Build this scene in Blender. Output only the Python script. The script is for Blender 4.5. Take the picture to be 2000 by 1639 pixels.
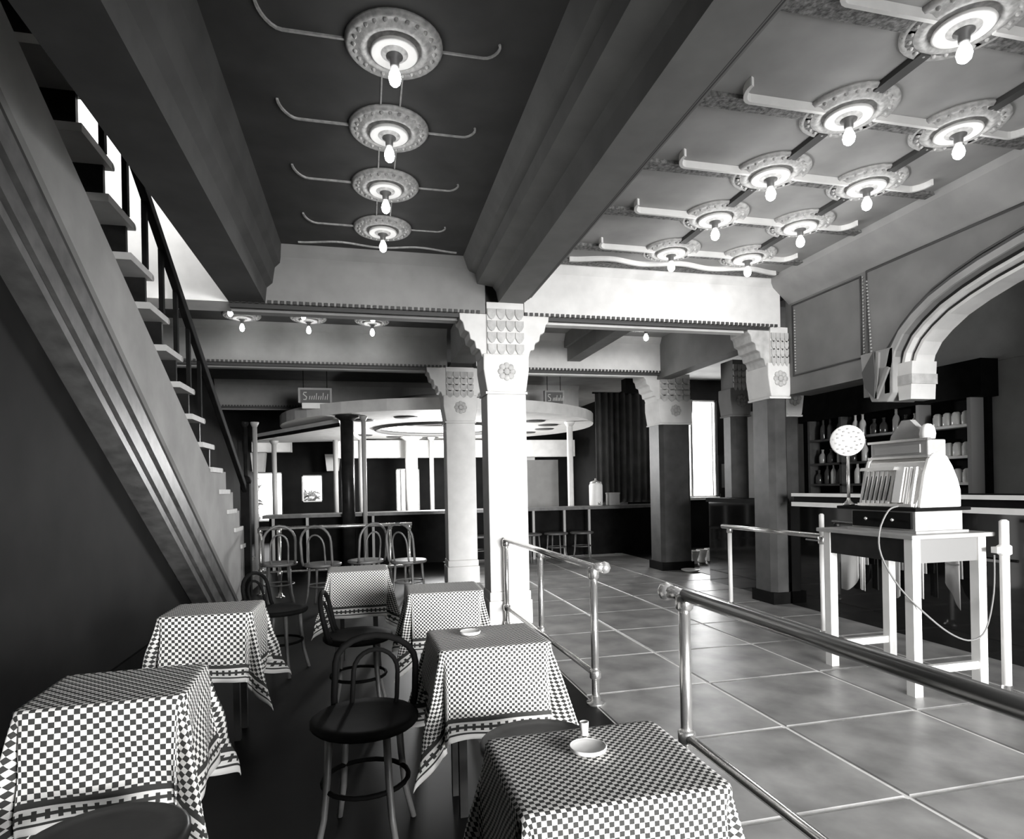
import bpy, bmesh, math, random
from mathutils import Vector, Matrix
random.seed(7)
for o in list(bpy.data.objects): bpy.data.objects.remove(o)
SC = bpy.context.scene
COL = SC.collection
PI = math.pi

# ------------------------------------------------------------------ camera
CAM_H = 1.25; FPX = 1200.0; ROLL = 0.02
cr, sr = math.cos(ROLL), math.sin(ROLL)
_a = 285 / cr
PYC = 955 - _a * sr
YAW = math.atan(_a / FPX)
fw = Vector((math.sin(YAW), math.cos(YAW), 0)); rt = Vector((math.cos(YAW), -math.sin(YAW), 0)); up = Vector((0, 0, 1))
cx = rt * cr - up * sr; cy = rt * sr + up * cr; cz = -fw
cam = bpy.data.cameras.new('camera'); camo = bpy.data.objects.new('camera', cam); COL.objects.link(camo)
camo.matrix_world = Matrix(((cx.x, cy.x, cz.x, 0), (cx.y, cy.y, cz.y, 0), (cx.z, cy.z, cz.z, CAM_H), (0, 0, 0, 1)))
cam.sensor_fit = 'HORIZONTAL'; cam.sensor_width = 36; cam.lens = FPX * 36 / 2000
cam.shift_y = (PYC - 819.5) / 2000; cam.clip_start = 0.05; cam.clip_end = 200
SC.camera = camo

# ------------------------------------------------------------------ world, daylight, exposure
w = bpy.data.worlds.new('sky'); SC.world = w; w.use_nodes = True
bg = w.node_tree.nodes['Background']; bg.inputs[0].default_value = (1, 1, 1, 1); bg.inputs[1].default_value = 3.0
SC.view_settings.view_transform = 'Standard'; SC.view_settings.look = 'None'
SC.view_settings.gamma = 1; SC.view_settings.use_curve_mapping = False
SC.view_settings.exposure = 0.8

def area(name, loc, rot, sx, sy, power):
    l = bpy.data.lights.new(name, 'AREA'); l.shape = 'RECTANGLE'; l.size = sx; l.size_y = sy; l.energy = power
    o = bpy.data.objects.new(name, l); COL.objects.link(o); o.location = loc; o.rotation_euler = rot
    return o
# daylight from the street entrance behind the camera, and from the garden windows
area('street_daylight', (6.5, -12, 2.2), (math.radians(90), 0, 0), 13, 4.4, 7800)
area('stairwell_wall_light', (-1.8, 4.3, 4.6), (math.radians(80), 0, 0), 1.2, .8, 36)  # added lamp aimed at the white stairwell wall, clear of the treads
area('garden_daylight', (6.45, 11.6, 2.1), (math.radians(-90), 0, 0), 0.8, 2.0, 60)

# ------------------------------------------------------------------ materials
MATS = {}
def mat(name, v, rough=0.6, metal=0.0, noise=None, amt=0.0, bump=0.0, emit=0.0, spec=0.5, tint=(1.0, 0.99, 0.97)):
    if name in MATS: return MATS[name]
    m = bpy.data.materials.new(name); m.use_nodes = True; nt = m.node_tree; b = nt.nodes['Principled BSDF']
    c = tuple(min(1, v * t) for t in tint) + (1,)
    b.inputs['Base Color'].default_value = c; b.inputs['Roughness'].default_value = rough
    b.inputs['Metallic'].default_value = metal; b.inputs['Specular IOR Level'].default_value = spec
    if emit:
        b.inputs['Emission Color'].default_value = (1, 1, 1, 1); b.inputs['Emission Strength'].default_value = emit
    if noise:
        tc = nt.nodes.new('ShaderNodeTexCoord'); n = nt.nodes.new('ShaderNodeTexNoise')
        n.inputs['Scale'].default_value = noise; n.inputs['Detail'].default_value = 6
        nt.links.new(tc.outputs['Object'], n.inputs['Vector'])
        r = nt.nodes.new('ShaderNodeValToRGB')
        r.color_ramp.elements[0].position = 0.3; r.color_ramp.elements[1].position = 0.7
        lo = max(0, v * (1 - amt)); hi = min(1, v * (1 + amt))
        r.color_ramp.elements[0].color = tuple(lo * t for t in tint) + (1,); r.color_ramp.elements[1].color = tuple(hi * t for t in tint) + (1,)
        nt.links.new(n.outputs['Fac'], r.inputs['Fac']); nt.links.new(r.outputs['Color'], b.inputs['Base Color'])
        if bump:
            bp = nt.nodes.new('ShaderNodeBump'); bp.inputs['Strength'].default_value = bump; bp.inputs['Distance'].default_value = 0.01
            nt.links.new(n.outputs['Fac'], bp.inputs['Height']); nt.links.new(bp.outputs['Normal'], b.inputs['Normal'])
    MATS[name] = m
    return m
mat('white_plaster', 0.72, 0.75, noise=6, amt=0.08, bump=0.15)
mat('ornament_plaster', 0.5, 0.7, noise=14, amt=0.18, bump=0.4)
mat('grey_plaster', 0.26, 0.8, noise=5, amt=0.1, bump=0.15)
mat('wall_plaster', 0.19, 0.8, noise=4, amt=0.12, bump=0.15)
mat('beam_plaster', 0.2, 0.8, noise=5, amt=0.1, bump=0.1)
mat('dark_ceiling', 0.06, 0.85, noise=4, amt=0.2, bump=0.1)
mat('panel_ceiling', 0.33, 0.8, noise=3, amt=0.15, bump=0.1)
mat('rib_plaster', 0.32, 0.75, noise=40, amt=0.5, bump=0.6)
mat('medallion_plaster', 0.42, 0.7, noise=30, amt=0.3, bump=0.4)
mat('dark_wood', 0.015, 0.35, spec=0.12, noise=8, amt=0.4, bump=0.1)
mat('black_wood', 0.006, 0.7, spec=0.06, noise=8, amt=0.4)
mat('stain_wood', 0.09, 0.45, noise=10, amt=0.35, bump=0.1)
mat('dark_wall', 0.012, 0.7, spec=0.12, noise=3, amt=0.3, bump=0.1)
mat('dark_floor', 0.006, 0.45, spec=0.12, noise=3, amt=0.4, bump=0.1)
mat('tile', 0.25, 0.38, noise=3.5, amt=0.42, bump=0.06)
mat('grout', 0.75, 0.7, noise=20, amt=0.1)
mat('pipe', 0.72, 0.22, metal=0.9)
mat('dark_pipe', 0.2, 0.3, metal=0.7)
mat('white_paint', 0.82, 0.45, noise=8, amt=0.05)
mat('grey_paint', 0.35, 0.4, noise=8, amt=0.15)
mat('nickel', 0.7, 0.25, metal=0.8)
mat('glossy_black', 0.008, 0.06, noise=6, amt=0.3)
mat('dark_column', 0.05, 0.5, noise=5, amt=0.4)
mat('bottle_pale', 0.8, 0.15)
mat('bottle_mid', 0.4, 0.15)
mat('bottle_dark', 0.06, 0.1)
mat('bulb_glass', 0.9, 0.3, emit=12)
mat('socket', 0.12, 0.4)
mat('curtain', 0.07, 0.85, noise=4, amt=0.3)
mat('foliage', 0.12, 0.7, noise=8, amt=0.5)
mat('sign_face', 0.10, 0.5)
mat('sign_letter', 0.75, 0.5)
mat('cord', 0.18, 0.6)
mat('moulding_dark', 0.05, 0.6)
mat('frosted', 0.35, 0.5)
mat('apron_grey', 0.2, 0.5)
mat('rib_dark', 0.16, 0.75, noise=45, amt=0.7, bump=0.8)
mat('bead', 0.4, 0.6)
mat('stringer_plaster', 0.28, 0.8, noise=3, amt=0.15, bump=0.1)
mat('tread_stone', 0.45, 0.6, noise=8, amt=0.1)
mat('bounce_mat_dark', 0.02, 0.8)

def cloth_mat(name, cell):
    m = bpy.data.materials.new(name); m.use_nodes = True; nt = m.node_tree; N = nt.nodes; L = nt.links
    b = N['Principled BSDF']; b.inputs['Roughness'].default_value = 0.85; b.inputs['Specular IOR Level'].default_value = 0.2
    uv = N.new('ShaderNodeUVMap'); sep = N.new('ShaderNodeSeparateXYZ'); L.new(uv.outputs[0], sep.inputs[0])
    def M(op, a, c=None):
        n = N.new('ShaderNodeMath'); n.operation = op
        for i, x in enumerate((a, c)):
            if x is None: continue
            if isinstance(x, (int, float)): n.inputs[i].default_value = x
            else: L.new(x, n.inputs[i])
        return n.outputs[0]
    U, V = sep.outputs[0], sep.outputs[1]           # metres on the flat sheet
    chk = N.new('ShaderNodeTexChecker'); chk.inputs['Scale'].default_value = 1 / cell
    chk.inputs['Color1'].default_value = (1, 1, 1, 1); chk.inputs['Color2'].default_value = (0, 0, 0, 1)
    L.new(uv.outputs[0], chk.inputs['Vector'])
    # attribute z of uv2 = distance from the hem, stored in a second map
    uv2 = N.new('ShaderNodeUVMap'); uv2.uv_map = 'edge'; s2 = N.new('ShaderNodeSeparateXYZ'); L.new(uv2.outputs[0], s2.inputs[0])
    E, A = s2.outputs[0], s2.outputs[1]             # E: distance from hem, A: run along the hem
    border = M('LESS_THAN', E, 0.085)
    line = M('MULTIPLY', M('GREATER_THAN', E, 0.068), M('LESS_THAN', E, 0.085))
    line2 = M('MULTIPLY', M('GREATER_THAN', E, 0.020), M('LESS_THAN', E, 0.027))
    band = M('MULTIPLY', M('GREATER_THAN', E, 0.034), M('LESS_THAN', E, 0.060))
    sq = M('LESS_THAN', M('MODULO', M('ADD', A, 10.0), 0.030), 0.012)
    hor = M('LESS_THAN', M('ABSOLUTE', M('SUBTRACT', E, 0.047)), 0.005)
    key = M('MULTIPLY', band, M('MAXIMUM', sq, hor))
    dark_b = M('MAXIMUM', M('MAXIMUM', line, line2), key)
    mix = N.new('ShaderNodeMix'); mix.data_type = 'RGBA'
    mix.inputs[6].default_value = (0.74, 0.73, 0.71, 1); mix.inputs[7].default_value = (0.045, 0.045, 0.043, 1)
    # checks where not border; border pattern otherwise
    fac = N.new('ShaderNodeMix'); fac.data_type = 'FLOAT'
    L.new(border, fac.inputs[0]); L.new(chk.outputs['Fac'], fac.inputs[2]); L.new(dark_b, fac.inputs[3])
    L.new(fac.outputs[0], mix.inputs[0]); L.new(mix.outputs[2], b.inputs['Base Color'])
    MATS[name] = m
for nm_, ce_ in (('fine_check', .010), ('medium_check', .0145), ('bold_check', .0155)): cloth_mat(nm_, ce_)

# ------------------------------------------------------------------ mesh helpers
class MB:
    def __init__(s): s.v = []; s.f = []; s.smooth = []
    def add(s, vs, fs, smooth=False):
        n = len(s.v); s.v += [tuple(p) for p in vs]
        s.f += [tuple(i + n for i in f) for f in fs]; s.smooth += [smooth] * len(fs)
        return s
    def box(s, x0, x1, y0, y1, z0, z1):
        vs = [(x, y, z) for x in (x0, x1) for y in (y0, y1) for z in (z0, z1)]
        return s.add(vs, [(0, 1, 3, 2), (4, 6, 7, 5), (0, 4, 5, 1), (2, 3, 7, 6), (0, 2, 6, 4), (1, 5, 7, 3)])
    def obox(s, p, q, wid, hgt, upv=(0, 0, 1)):      # a bar from p to q, wid across, hgt along up
        p = Vector(p); q = Vector(q); d = (q - p).normalized(); u = Vector(upv); r = d.cross(u).normalized(); u = r.cross(d).normalized()
        vs = []
        for c in (p, q):
            for a, b in ((-1, -1), (1, -1), (1, 1), (-1, 1)): vs.append(c + r * a * wid / 2 + u * b * hgt / 2)
        return s.add(vs, [(0, 1, 2, 3), (7, 6, 5, 4), (0, 4, 5, 1), (1, 5, 6, 2), (2, 6, 7, 3), (3, 7, 4, 0)])
    def prism(s, poly, axis, a0, a1):                # poly in the two other axes (cyclic order)
        def P(a, p):
            return {'x': (a, p[0], p[1]), 'y': (p[0], a, p[1]), 'z': (p[0], p[1], a)}[axis]
        n = len(poly); vs = [P(a0, p) for p in poly] + [P(a1, p) for p in poly]
        fs = [tuple(range(n)), tuple(range(2 * n - 1, n - 1, -1))] + [(i, (i + 1) % n, n + (i + 1) % n, n + i) for i in range(n)]
        return s.add(vs, fs)
    def lathe(s, prof, c=(0, 0, 0), seg=20, axis='z', smooth=True):
        vs = []; fs = []
        for r, h in prof:
            for k in range(seg):
                t = 2 * PI * k / seg; a, b = r * math.cos(t), r * math.sin(t)
                vs.append({'z': (c[0] + a, c[1] + b, c[2] + h), 'y': (c[0] + a, c[1] + h, c[2] + b), 'x': (c[0] + h, c[1] + a, c[2] + b)}[axis])
        for i in range(len(prof) - 1):
            for k in range(seg):
                k2 = (k + 1) % seg; fs.append((i * seg + k, i * seg + k2, (i + 1) * seg + k2, (i + 1) * seg + k))
        fs.append(tuple(range(seg))[::-1]); fs.append(tuple((len(prof) - 1) * seg + k for k in range(seg)))
        return s.add(vs, fs, smooth)
    def tube(s, path, r, seg=8, closed=False):
        P = [Vector(p) for p in path]; n = len(P); vs = []; fs = []
        rr = r if isinstance(r, (list, tuple)) else [r] * n
        prev = None
        for i in range(n):
            a = P[(i - 1) % n] if (closed or i > 0) else P[i]; b = P[(i + 1) % n] if (closed or i < n - 1) else P[i]
            t = (b - a).normalized()
            if prev is None:
                u = t.orthogonal().normalized()
            else:
                u = (prev - t * prev.dot(t)); u = u.normalized() if u.length > 1e-6 else t.orthogonal().normalized()
            prev = u; v = t.cross(u)
            for k in range(seg):
                an = 2 * PI * k / seg; vs.append(P[i] + (u * math.cos(an) + v * math.sin(an)) * rr[i])
        m = n if closed else n - 1
        for i in range(m):
            j = (i + 1) % n
            for k in range(seg):
                k2 = (k + 1) % seg; fs.append((i * seg + k, i * seg + k2, j * seg + k2, j * seg + k))
        if not closed:
            fs.append(tuple(range(seg))[::-1]); fs.append(tuple((n - 1) * seg + k for k in range(seg)))
        return s.add(vs, fs, True)
    def ribbon(s, path, wid, z0, z1, widths=None):    # flat strip lying under the ceiling: path of (x, y)
        P = [Vector((p[0], p[1])) for p in path]; n = len(P); vs = []; fs = []
        for i in range(n):
            t = (P[min(i + 1, n - 1)] - P[max(i - 1, 0)]).normalized(); nrm = Vector((-t.y, t.x)); ww = (widths[i] if widths else wid) / 2
            for sgn in (-1, 1):
                for z in (z0, z1): vs.append((P[i].x + nrm.x * ww * sgn, P[i].y + nrm.y * ww * sgn, z))
        for i in range(n - 1):
            a = 4 * i; b = a + 4
            fs += [(a, b, b + 1, a + 1), (a + 2, a + 3, b + 3, b + 2), (a, a + 2, b + 2, b), (a + 1, b + 1, b + 3, a + 3)]
        fs += [(0, 1, 3, 2), (4 * n - 4, 4 * n - 2, 4 * n - 1, 4 * n - 3)]
        return s.add(vs, fs)
    def mesh(s, name, material):
        me = bpy.data.meshes.new(name); me.from_pydata(s.v, [], s.f); me.materials.append(MATS[material])
        bm = bmesh.new(); bm.from_mesh(me); bmesh.ops.recalc_face_normals(bm, faces=bm.faces); bm.to_mesh(me); bm.free()
        me.polygons.foreach_set('use_smooth', s.smooth); me.update()
        return me
def link(name, me, parent=None, loc=None, rz=0.0):
    o = bpy.data.objects.new(name, me); COL.objects.link(o)
    if loc: o.location = loc
    if rz: o.rotation_euler = (0, 0, rz)
    if parent: o.parent = parent
    return o
def obj(name, mb, material, parent=None, bevel=0.0):
    o = link(name, mb.mesh(name, material), parent)
    if bevel:
        b = o.modifiers.new('bevel', 'BEVEL'); b.width = bevel; b.segments = 2; b.limit_method = 'ANGLE'
    return o
def tag(o, label, cat, group=None):
    o['label'] = label; o['category'] = cat
    if group: o['group'] = group
    return o
def thing(name, label, cat, loc=(0, 0, 0), rz=0, group=None):
    o = bpy.data.objects.new(name, None); COL.objects.link(o); o.location = loc; o.rotation_euler = (0, 0, rz)
    o.empty_display_size = 0.1
    return tag(o, label, cat, group)
def struct(name, mb, material, label, cat='structure', bevel=0.0):
    o = obj(name, mb, material, None, bevel); o['kind'] = 'structure'; o['label'] = label; o['category'] = cat
    return o
def dup(root, loc, rz=None, label=None, group=None):
    r = root.copy(); COL.objects.link(r); r.location = loc
    if rz is not None: r.rotation_euler = (0, 0, rz)
    if label: r['label'] = label
    if group: r['group'] = group
    for ch in list(root.children):
        c = ch.copy(); COL.objects.link(c); c.parent = r
        for g in list(ch.children):
            d = g.copy(); COL.objects.link(d); d.parent = c
    return r

ZC = 3.28      # ceiling
ZS = 2.80      # beam soffit
YB1, YB2, YB3 = 5.4, 7.9, 12.0
XR = 4.2       # right wall

# ================================================================== FLOOR
fl = struct('floor', MB().box(1.2, 9, -1.6, 11.2, -0.12, -0.006).box(1.2, 5.7, 11.2, 16, -0.12, -0.006), 'grout', 'pale jointed floor of square stone slabs along the right aisle', 'floor')
xs = [1.24, 2.05, 2.86, 3.67, 4.48]
ys = [-1.65 + 0.728 * i for i in range(17)]
me_tile = None
for i in range(4):
    for j in range(16):
        x0, x1 = xs[i] + 0.011, xs[i + 1] - 0.011; y0, y1 = ys[j] + 0.011, ys[j + 1] - 0.011
        cxm, cym = (x0 + x1) / 2, (y0 + y1) / 2; hx, hy = (x1 - x0) / 2, (y1 - y0) / 2
        if me_tile is None:
            b = 0.004
            vs = [(-hx, -hy, -0.02), (hx, -hy, -0.02), (hx, hy, -0.02), (-hx, hy, -0.02), (-hx, -hy, -b), (hx, -hy, -b), (hx, hy, -b), (-hx, hy, -b),
                  (-hx + b, -hy + b, 0), (hx - b, -hy + b, 0), (hx - b, hy - b, 0), (-hx + b, hy - b, 0)]
            fs = [(0, 1, 5, 4), (1, 2, 6, 5), (2, 3, 7, 6), (3, 0, 4, 7), (4, 5, 9, 8), (5, 6, 10, 9), (6, 7, 11, 10), (7, 4, 8, 11), (8, 9, 10, 11)]
            me_tile = MB().add(vs, fs).mesh('tile', 'tile')
        link('tile', me_tile, fl, (cxm, cym, 0.0))
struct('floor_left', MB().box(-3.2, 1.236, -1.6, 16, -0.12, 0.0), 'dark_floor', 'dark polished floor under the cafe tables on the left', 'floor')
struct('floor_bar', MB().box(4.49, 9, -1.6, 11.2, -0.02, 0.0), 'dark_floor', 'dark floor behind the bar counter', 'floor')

# ================================================================== CEILINGS
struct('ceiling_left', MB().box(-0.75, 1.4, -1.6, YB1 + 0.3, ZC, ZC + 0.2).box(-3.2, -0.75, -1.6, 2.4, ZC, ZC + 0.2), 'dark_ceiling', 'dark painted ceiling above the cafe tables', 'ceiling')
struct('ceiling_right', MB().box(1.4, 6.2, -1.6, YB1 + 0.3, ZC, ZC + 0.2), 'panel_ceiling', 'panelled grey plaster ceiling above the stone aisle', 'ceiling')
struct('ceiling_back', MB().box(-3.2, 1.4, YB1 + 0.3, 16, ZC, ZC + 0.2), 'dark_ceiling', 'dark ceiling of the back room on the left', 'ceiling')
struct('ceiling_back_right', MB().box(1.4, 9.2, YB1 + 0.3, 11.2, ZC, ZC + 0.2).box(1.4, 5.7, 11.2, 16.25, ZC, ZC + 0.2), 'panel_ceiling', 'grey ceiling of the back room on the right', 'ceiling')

# longitudinal beam between the two bays (stepped profile, x-z) running into the main pillar
prof = [(1.5, ZC), (1.5, 2.96), (1.455, 2.96), (1.455, 2.93), (1.42, 2.93), (1.42, 2.90), (1.19, 2.90), (1.17, 3.0), (1.14, 3.04), (1.0, 3.06), (0.985, 3.15), (0.93, 3.17), (0.90, 3.22), (0.87, ZC)]
struct('beam_middle', MB().prism(prof, 'y', -1.6, YB1), 'beam_plaster', 'stepped grey ceiling beam running from the white pillar toward the viewer', 'beam')
mo = struct('trim_1', MB().box(1.425, 1.438, -1.6, YB1 - 0.01, 2.915, 2.93).box(1.46, 1.472, -1.6, YB1 - 0.01, 2.94, 2.96), 'moulding_dark', 'thin dark mouldings along the edge of the middle ceiling beam', 'trim')
# stairwell beam on the left
prof = [(-1.06, 3.6), (-1.06, 2.80), (-0.78, 2.80), (-0.765, 2.93), (-0.72, 2.97), (-0.70, 3.10), (-0.66, 3.14), (-0.64, ZC), (-0.64, 3.6)]
struct('beam_left', MB().prism(prof, 'y', -1.6, YB1), 'dark_ceiling', 'dark coved ceiling beam beside the open stairwell', 'beam')

# cross beams
def cross_beam(name, x0, x1, y, ztop, matname, label, face_step=True):
    b = MB().box(x0, x1, y, y + 0.32, ZS, ztop)
    o = struct(name, b, matname, label, 'beam')
    d = MB(); n = int((x1 - x0) / 0.05)
    for i in range(n): d.box(x0 + i * 0.05, x0 + i * 0.05 + 0.028, y - 0.014, y + 0.012, ZS - 0.004, ZS + 0.022)
    dd = obj('dentil_course', d, 'moulding_dark', o); dd['kind'] = 'stuff'
    obj('fillet', MB().box(x0, x1, y + 0.03, y + 0.06, ZS - 0.035, ZS), 'moulding_dark', o)
    obj('soffit_strip', MB().box(x0, x1, y + 0.10, y + 0.20, ZS - 0.05, ZS), matname, o)
    obj('cove', MB().prism([(y, ZC), (y, ztop - 0.09), (y - 0.03, ztop - 0.05), (y - 0.06, ZC)], 'x', x0, x1), matname, o)
    return o
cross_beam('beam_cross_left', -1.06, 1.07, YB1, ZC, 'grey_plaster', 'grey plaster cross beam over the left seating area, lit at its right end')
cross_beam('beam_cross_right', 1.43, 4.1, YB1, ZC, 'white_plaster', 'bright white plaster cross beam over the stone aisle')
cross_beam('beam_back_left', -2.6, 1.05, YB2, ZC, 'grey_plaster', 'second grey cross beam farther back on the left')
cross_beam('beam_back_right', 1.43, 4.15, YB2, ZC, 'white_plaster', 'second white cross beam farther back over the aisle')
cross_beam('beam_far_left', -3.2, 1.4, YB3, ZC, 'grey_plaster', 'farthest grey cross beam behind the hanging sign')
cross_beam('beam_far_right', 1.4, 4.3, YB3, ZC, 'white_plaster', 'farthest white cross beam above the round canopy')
# longitudinal beams in the second bay
struct('beam_second_bay', MB().box(2.68, 2.86, YB1 + 0.32, YB2, 2.92, ZC).box(2.64, 2.90, YB1 + 0.32, YB2, 3.1, ZC), 'grey_plaster', 'grey ceiling beam running back between the two white cross beams', 'beam')
struct('beam_bar_side', MB().box(4.05, 4.25, YB1 + 0.3, YB2 + 0.3, 2.72, ZC), 'wall_plaster', 'beam along the bar side between the two right pillars', 'beam')
struct('beam_row_back', MB().box(1.1, 1.4, YB1 + 0.32, YB2, 2.85, ZC), 'beam_plaster', 'short beam joining the two white pillars', 'beam')

# ================================================================== WALLS
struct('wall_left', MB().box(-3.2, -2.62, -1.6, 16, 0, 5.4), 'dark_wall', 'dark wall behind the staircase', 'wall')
struct('wall_stairwell', MB().box(-2.62, -1.061, YB1, YB1 + 0.3, ZS, 5.4), 'white_plaster', 'bright white wall glimpsed through the open stairwell', 'wall')
struct('wall_upper', MB().box(-1.06, -0.9, 2.3, YB1, 3.601, 5.4).box(-2.62, -1.06, 2.2, 2.4, ZC + .2, 5.4).box(-2.7, -0.9, 2.2, YB1 + .3, 5.4, 5.5), 'white_plaster', 'upper walls around the stairwell', 'wall')
# wall behind the camera with the street entrance
struct('wall_back', MB().box(-3.2, 1.15, -1.9, -1.6, 0, ZC).box(4.15, 9.2, -1.9, -1.6, 0, ZC).box(1.15, 4.15, -1.9, -1.6, 2.28, ZC), 'dark_wall', 'front wall with the wide street entrance', 'wall')
# far wall with garden windows
far = MB()
YF = 16.0
wins = [(-2.75, -2.0, 0.5, 1.7), (-1.55, -1.05, 0.95, 1.62), (0.75, 1.35, 0.65, 1.75), (3.9, 4.9, 0.7, 1.9)]
xprev = -3.2
for (a, b, c, d) in wins:
    far.box(xprev, a, YF, YF + 0.25, 0, ZC); far.box(a, b, YF, YF + 0.25, 0, c); far.box(a, b, YF, YF + 0.25, d, ZC); xprev = b
far.box(xprev, 5.7, YF, YF + 0.25, 0, ZC); far.box(5.5, 5.7, 11.2, YF, 0, ZC)
struct('wall_far', far, 'dark_wall', 'dark far wall pierced by bright garden windows', 'wall')
# right wall of the back room with the tall bright window
yw = 11.0
struct('wall_far_right', MB().box(4.9, 5.95, yw, yw + 0.2, 0, ZC).box(6.85, 9, yw, yw + 0.2, 0, ZC).box(5.95, 6.85, yw, yw + 0.2, 0, 0.95).box(5.95, 6.85, yw, yw + 0.2, 2.88, ZC), 'dark_wall', 'dark wall holding the tall bright window', 'wall')
struct('wall_bar_back', MB().box(5.6, 5.8, -1.6, 7.4, 2.3, ZC).box(5.62, 5.8, -1.6, 7.4, 0, 2.3).box(4.9, 9, 7.4, 7.5, 0, 2.2), 'grey_plaster', 'plain plaster wall behind the back bar', 'wall')
struct('wall_outer_right', MB().box(9, 9.2, -1.6, 11.2, 0, ZC), 'dark_wall', 'outer wall on the right', 'wall')
n = 0
for (a, b, c, d) in wins + [(5.95, 6.85, 0.95, 2.88)]:
    n += 1; y = YF if n <= 4 else yw
    f = MB(); t = 0.03
    f.box(a, b, y + .05, y + .11, c, c + t).box(a, b, y + .05, y + .11, d - t, d).box(a, a + t, y + .05, y + .11, c, d).box(b - t, b, y + .05, y + .11, c, d)
    wo = struct('window_%d' % n, f, 'white_paint', ['garden window at far left behind the thin posts', 'small garden window second from the left', 'barred garden window beside the second white pillar', 'wide far window beyond the counter', 'tall blown-out bright window behind the dark round pillar'][n - 1], 'window')
    if n == 3:
        for k in range(1, 5): obj('bar', MB().box(a + k * .12 - .02, a + k * .12 + .02, y + .06, y + .1, c, d), 'grey_paint', wo)
    if n == 5:
        obj('mullion', MB().box((a + b) / 2 - .1, (a + b) / 2 - .06, y + .06, y + .1, c, d), 'grey_paint', wo)
        obj('sill', MB().box(a - .04, b + .04, y - .1, y + .02, c - .05, c), 'white_paint', wo)
struct('ground', MB().box(-20, 30, 16.3, 40, -0.2, -0.05), 'white_plaster', 'pale sunlit garden ground outside', 'ground')

# ------------------------------------------------------------------ right wall: spandrel, arch, panels
def arch_pts(off=0.0):
    # four-centred arch, intrados from spring (y=4.17) to apex (y=2.35); symmetric
    base = [(4.17, 1.95), (4.165, 2.12), (4.12, 2.28), (4.04, 2.40), (3.93, 2.49), (3.78, 2.58), (3.60, 2.65), (3.40, 2.71), (3.15, 2.765), (2.9, 2.81), (2.65, 2.85), (2.35, 2.89)]
    full = base + [(4.7 - y, z) for y, z in reversed(base[:-1])]
    if not off: return full
    out = []
    for i, (y, z) in enumerate(full):
        a = full[max(i - 1, 0)]; b = full[min(i + 1, len(full) - 1)]
        t = Vector((b[0] - a[0], b[1] - a[1])).normalized(); nn = Vector((t.y, -t.x))
        if i == 0: nn = Vector((1, 0))
        if i == len(full) - 1: nn = Vector((-1, 0))
        out.append((y + nn.x * off, z + nn.y * off))
    return out
wr = MB()
A = arch_pts()
zt = 3.1
# spandrel strips between arch and cornice
vs = []; fs = []
for (y, z) in A:
    vs += [(XR, y, z), (XR, y, zt), (XR + .28, y, z), (XR + .28, y, zt)]
for i in range(len(A) - 1):
    a = 4 * i; b = a + 4
    fs += [(a, b, b + 1, a + 1), (a + 2, a + 3, b + 3, b + 2), (a, a + 2, b + 2, b)]
wr.add(vs, fs)
wr.box(XR, XR + .28, 4.17, 4.46, 1.95, zt)
wr.box(XR, XR + .28, 4.46, YB1 + .05, 2.12, zt)
wr.box(XR, XR + .28, -1.6, 0.53, 0, zt)
wr.box(XR, XR + .28, -1.6, YB1 + .3, zt, ZC)
wrs = struct('wall_right', wr, 'wall_plaster', 'grey plaster wall with a flat pointed arch opening over the bar', 'wall')
struct('trim_2', MB().prism([(XR, 3.03), (XR, ZC), (XR - .24, ZC), (XR - .22, 3.23), (XR - .10, 3.12), (XR - .03, 3.06)], 'y', -1.6, YB1), 'panel_ceiling', 'smooth grey coved cornice along the top of the arched wall', 'trim')
# arch mouldings as swept tubes / bands
def band(off0, off1, x0, x1):
    p0 = arch_pts(off0); p1 = arch_pts(off1); v = []; f = []
    for (a, b) in zip(p0, p1): v += [(x0, a[0], a[1]), (x0, b[0], b[1]), (x1, a[0], a[1]), (x1, b[0], b[1])]
    for i in range(len(p0) - 1):
        a = 4 * i; b = a + 4; f += [(a, b, b + 1, a + 1), (a + 2, a + 3, b + 3, b + 2), (a, a + 2, b + 2, b), (a + 1, b + 1, b + 3, a + 3)]
    m = MB(); m.add(v, f); return m
obj('arch_moulding', band(0.055, 0.075, XR - .012, XR), 'moulding_dark', wrs)
obj('arch_moulding', band(0.0, 0.05, XR - .02, XR), 'panel_ceiling', wrs)
obj('arch_reveal', band(-0.03, 0.0, XR + .06, XR + .28), 'moulding_dark', wrs)
obj('arch_rib', band(-0.055, -0.03, XR + .05, XR + .26), 'white_plaster', wrs)
obj('arch_reveal', band(-0.085, -0.055, XR + .12, XR + .26), 'moulding_dark', wrs)
obj('arch_rib', band(-0.11, -0.085, XR + .10, XR + .28), 'white_plaster', wrs)
def frame_path(pts, r=0.011, m='moulding_dark'):
    b = MB(); P = [(XR - 0.004, y, z) for y, z in pts]; b.tube(P, r, 6, closed=True); return obj('panel_moulding', b, m, wrs)
def beads(pts):
    b = MB()
    for (p, q) in zip(pts, pts[1:]):
        L = math.dist(p, q); k = int(L / 0.028)
        for i in range(k):
            t = (i + .5) / k; y = p[0] + (q[0] - p[0]) * t; z = p[1] + (q[1] - p[1]) * t
            b.lathe([(0.001, -.009), (.007, -.005), (.009, 0), (.007, .005), (.001, .009)], (XR - .006, y, z), 6)
    o = obj('beading', b, 'bead', wrs); o['kind'] = 'stuff'
frame_path([(5.34, 3.0), (4.47, 3.0), (4.47, 2.30), (5.34, 2.30)])
frame_path([(4.40, 3.02), (2.5, 3.02), (2.9, 2.905), (3.4, 2.805), (3.6, 2.745), (3.78, 2.675), (3.93, 2.585), (4.06, 2.48), (4.2, 2.32), (4.27, 2.2), (4.32, 2.22), (4.40, 2.3)])
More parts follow.
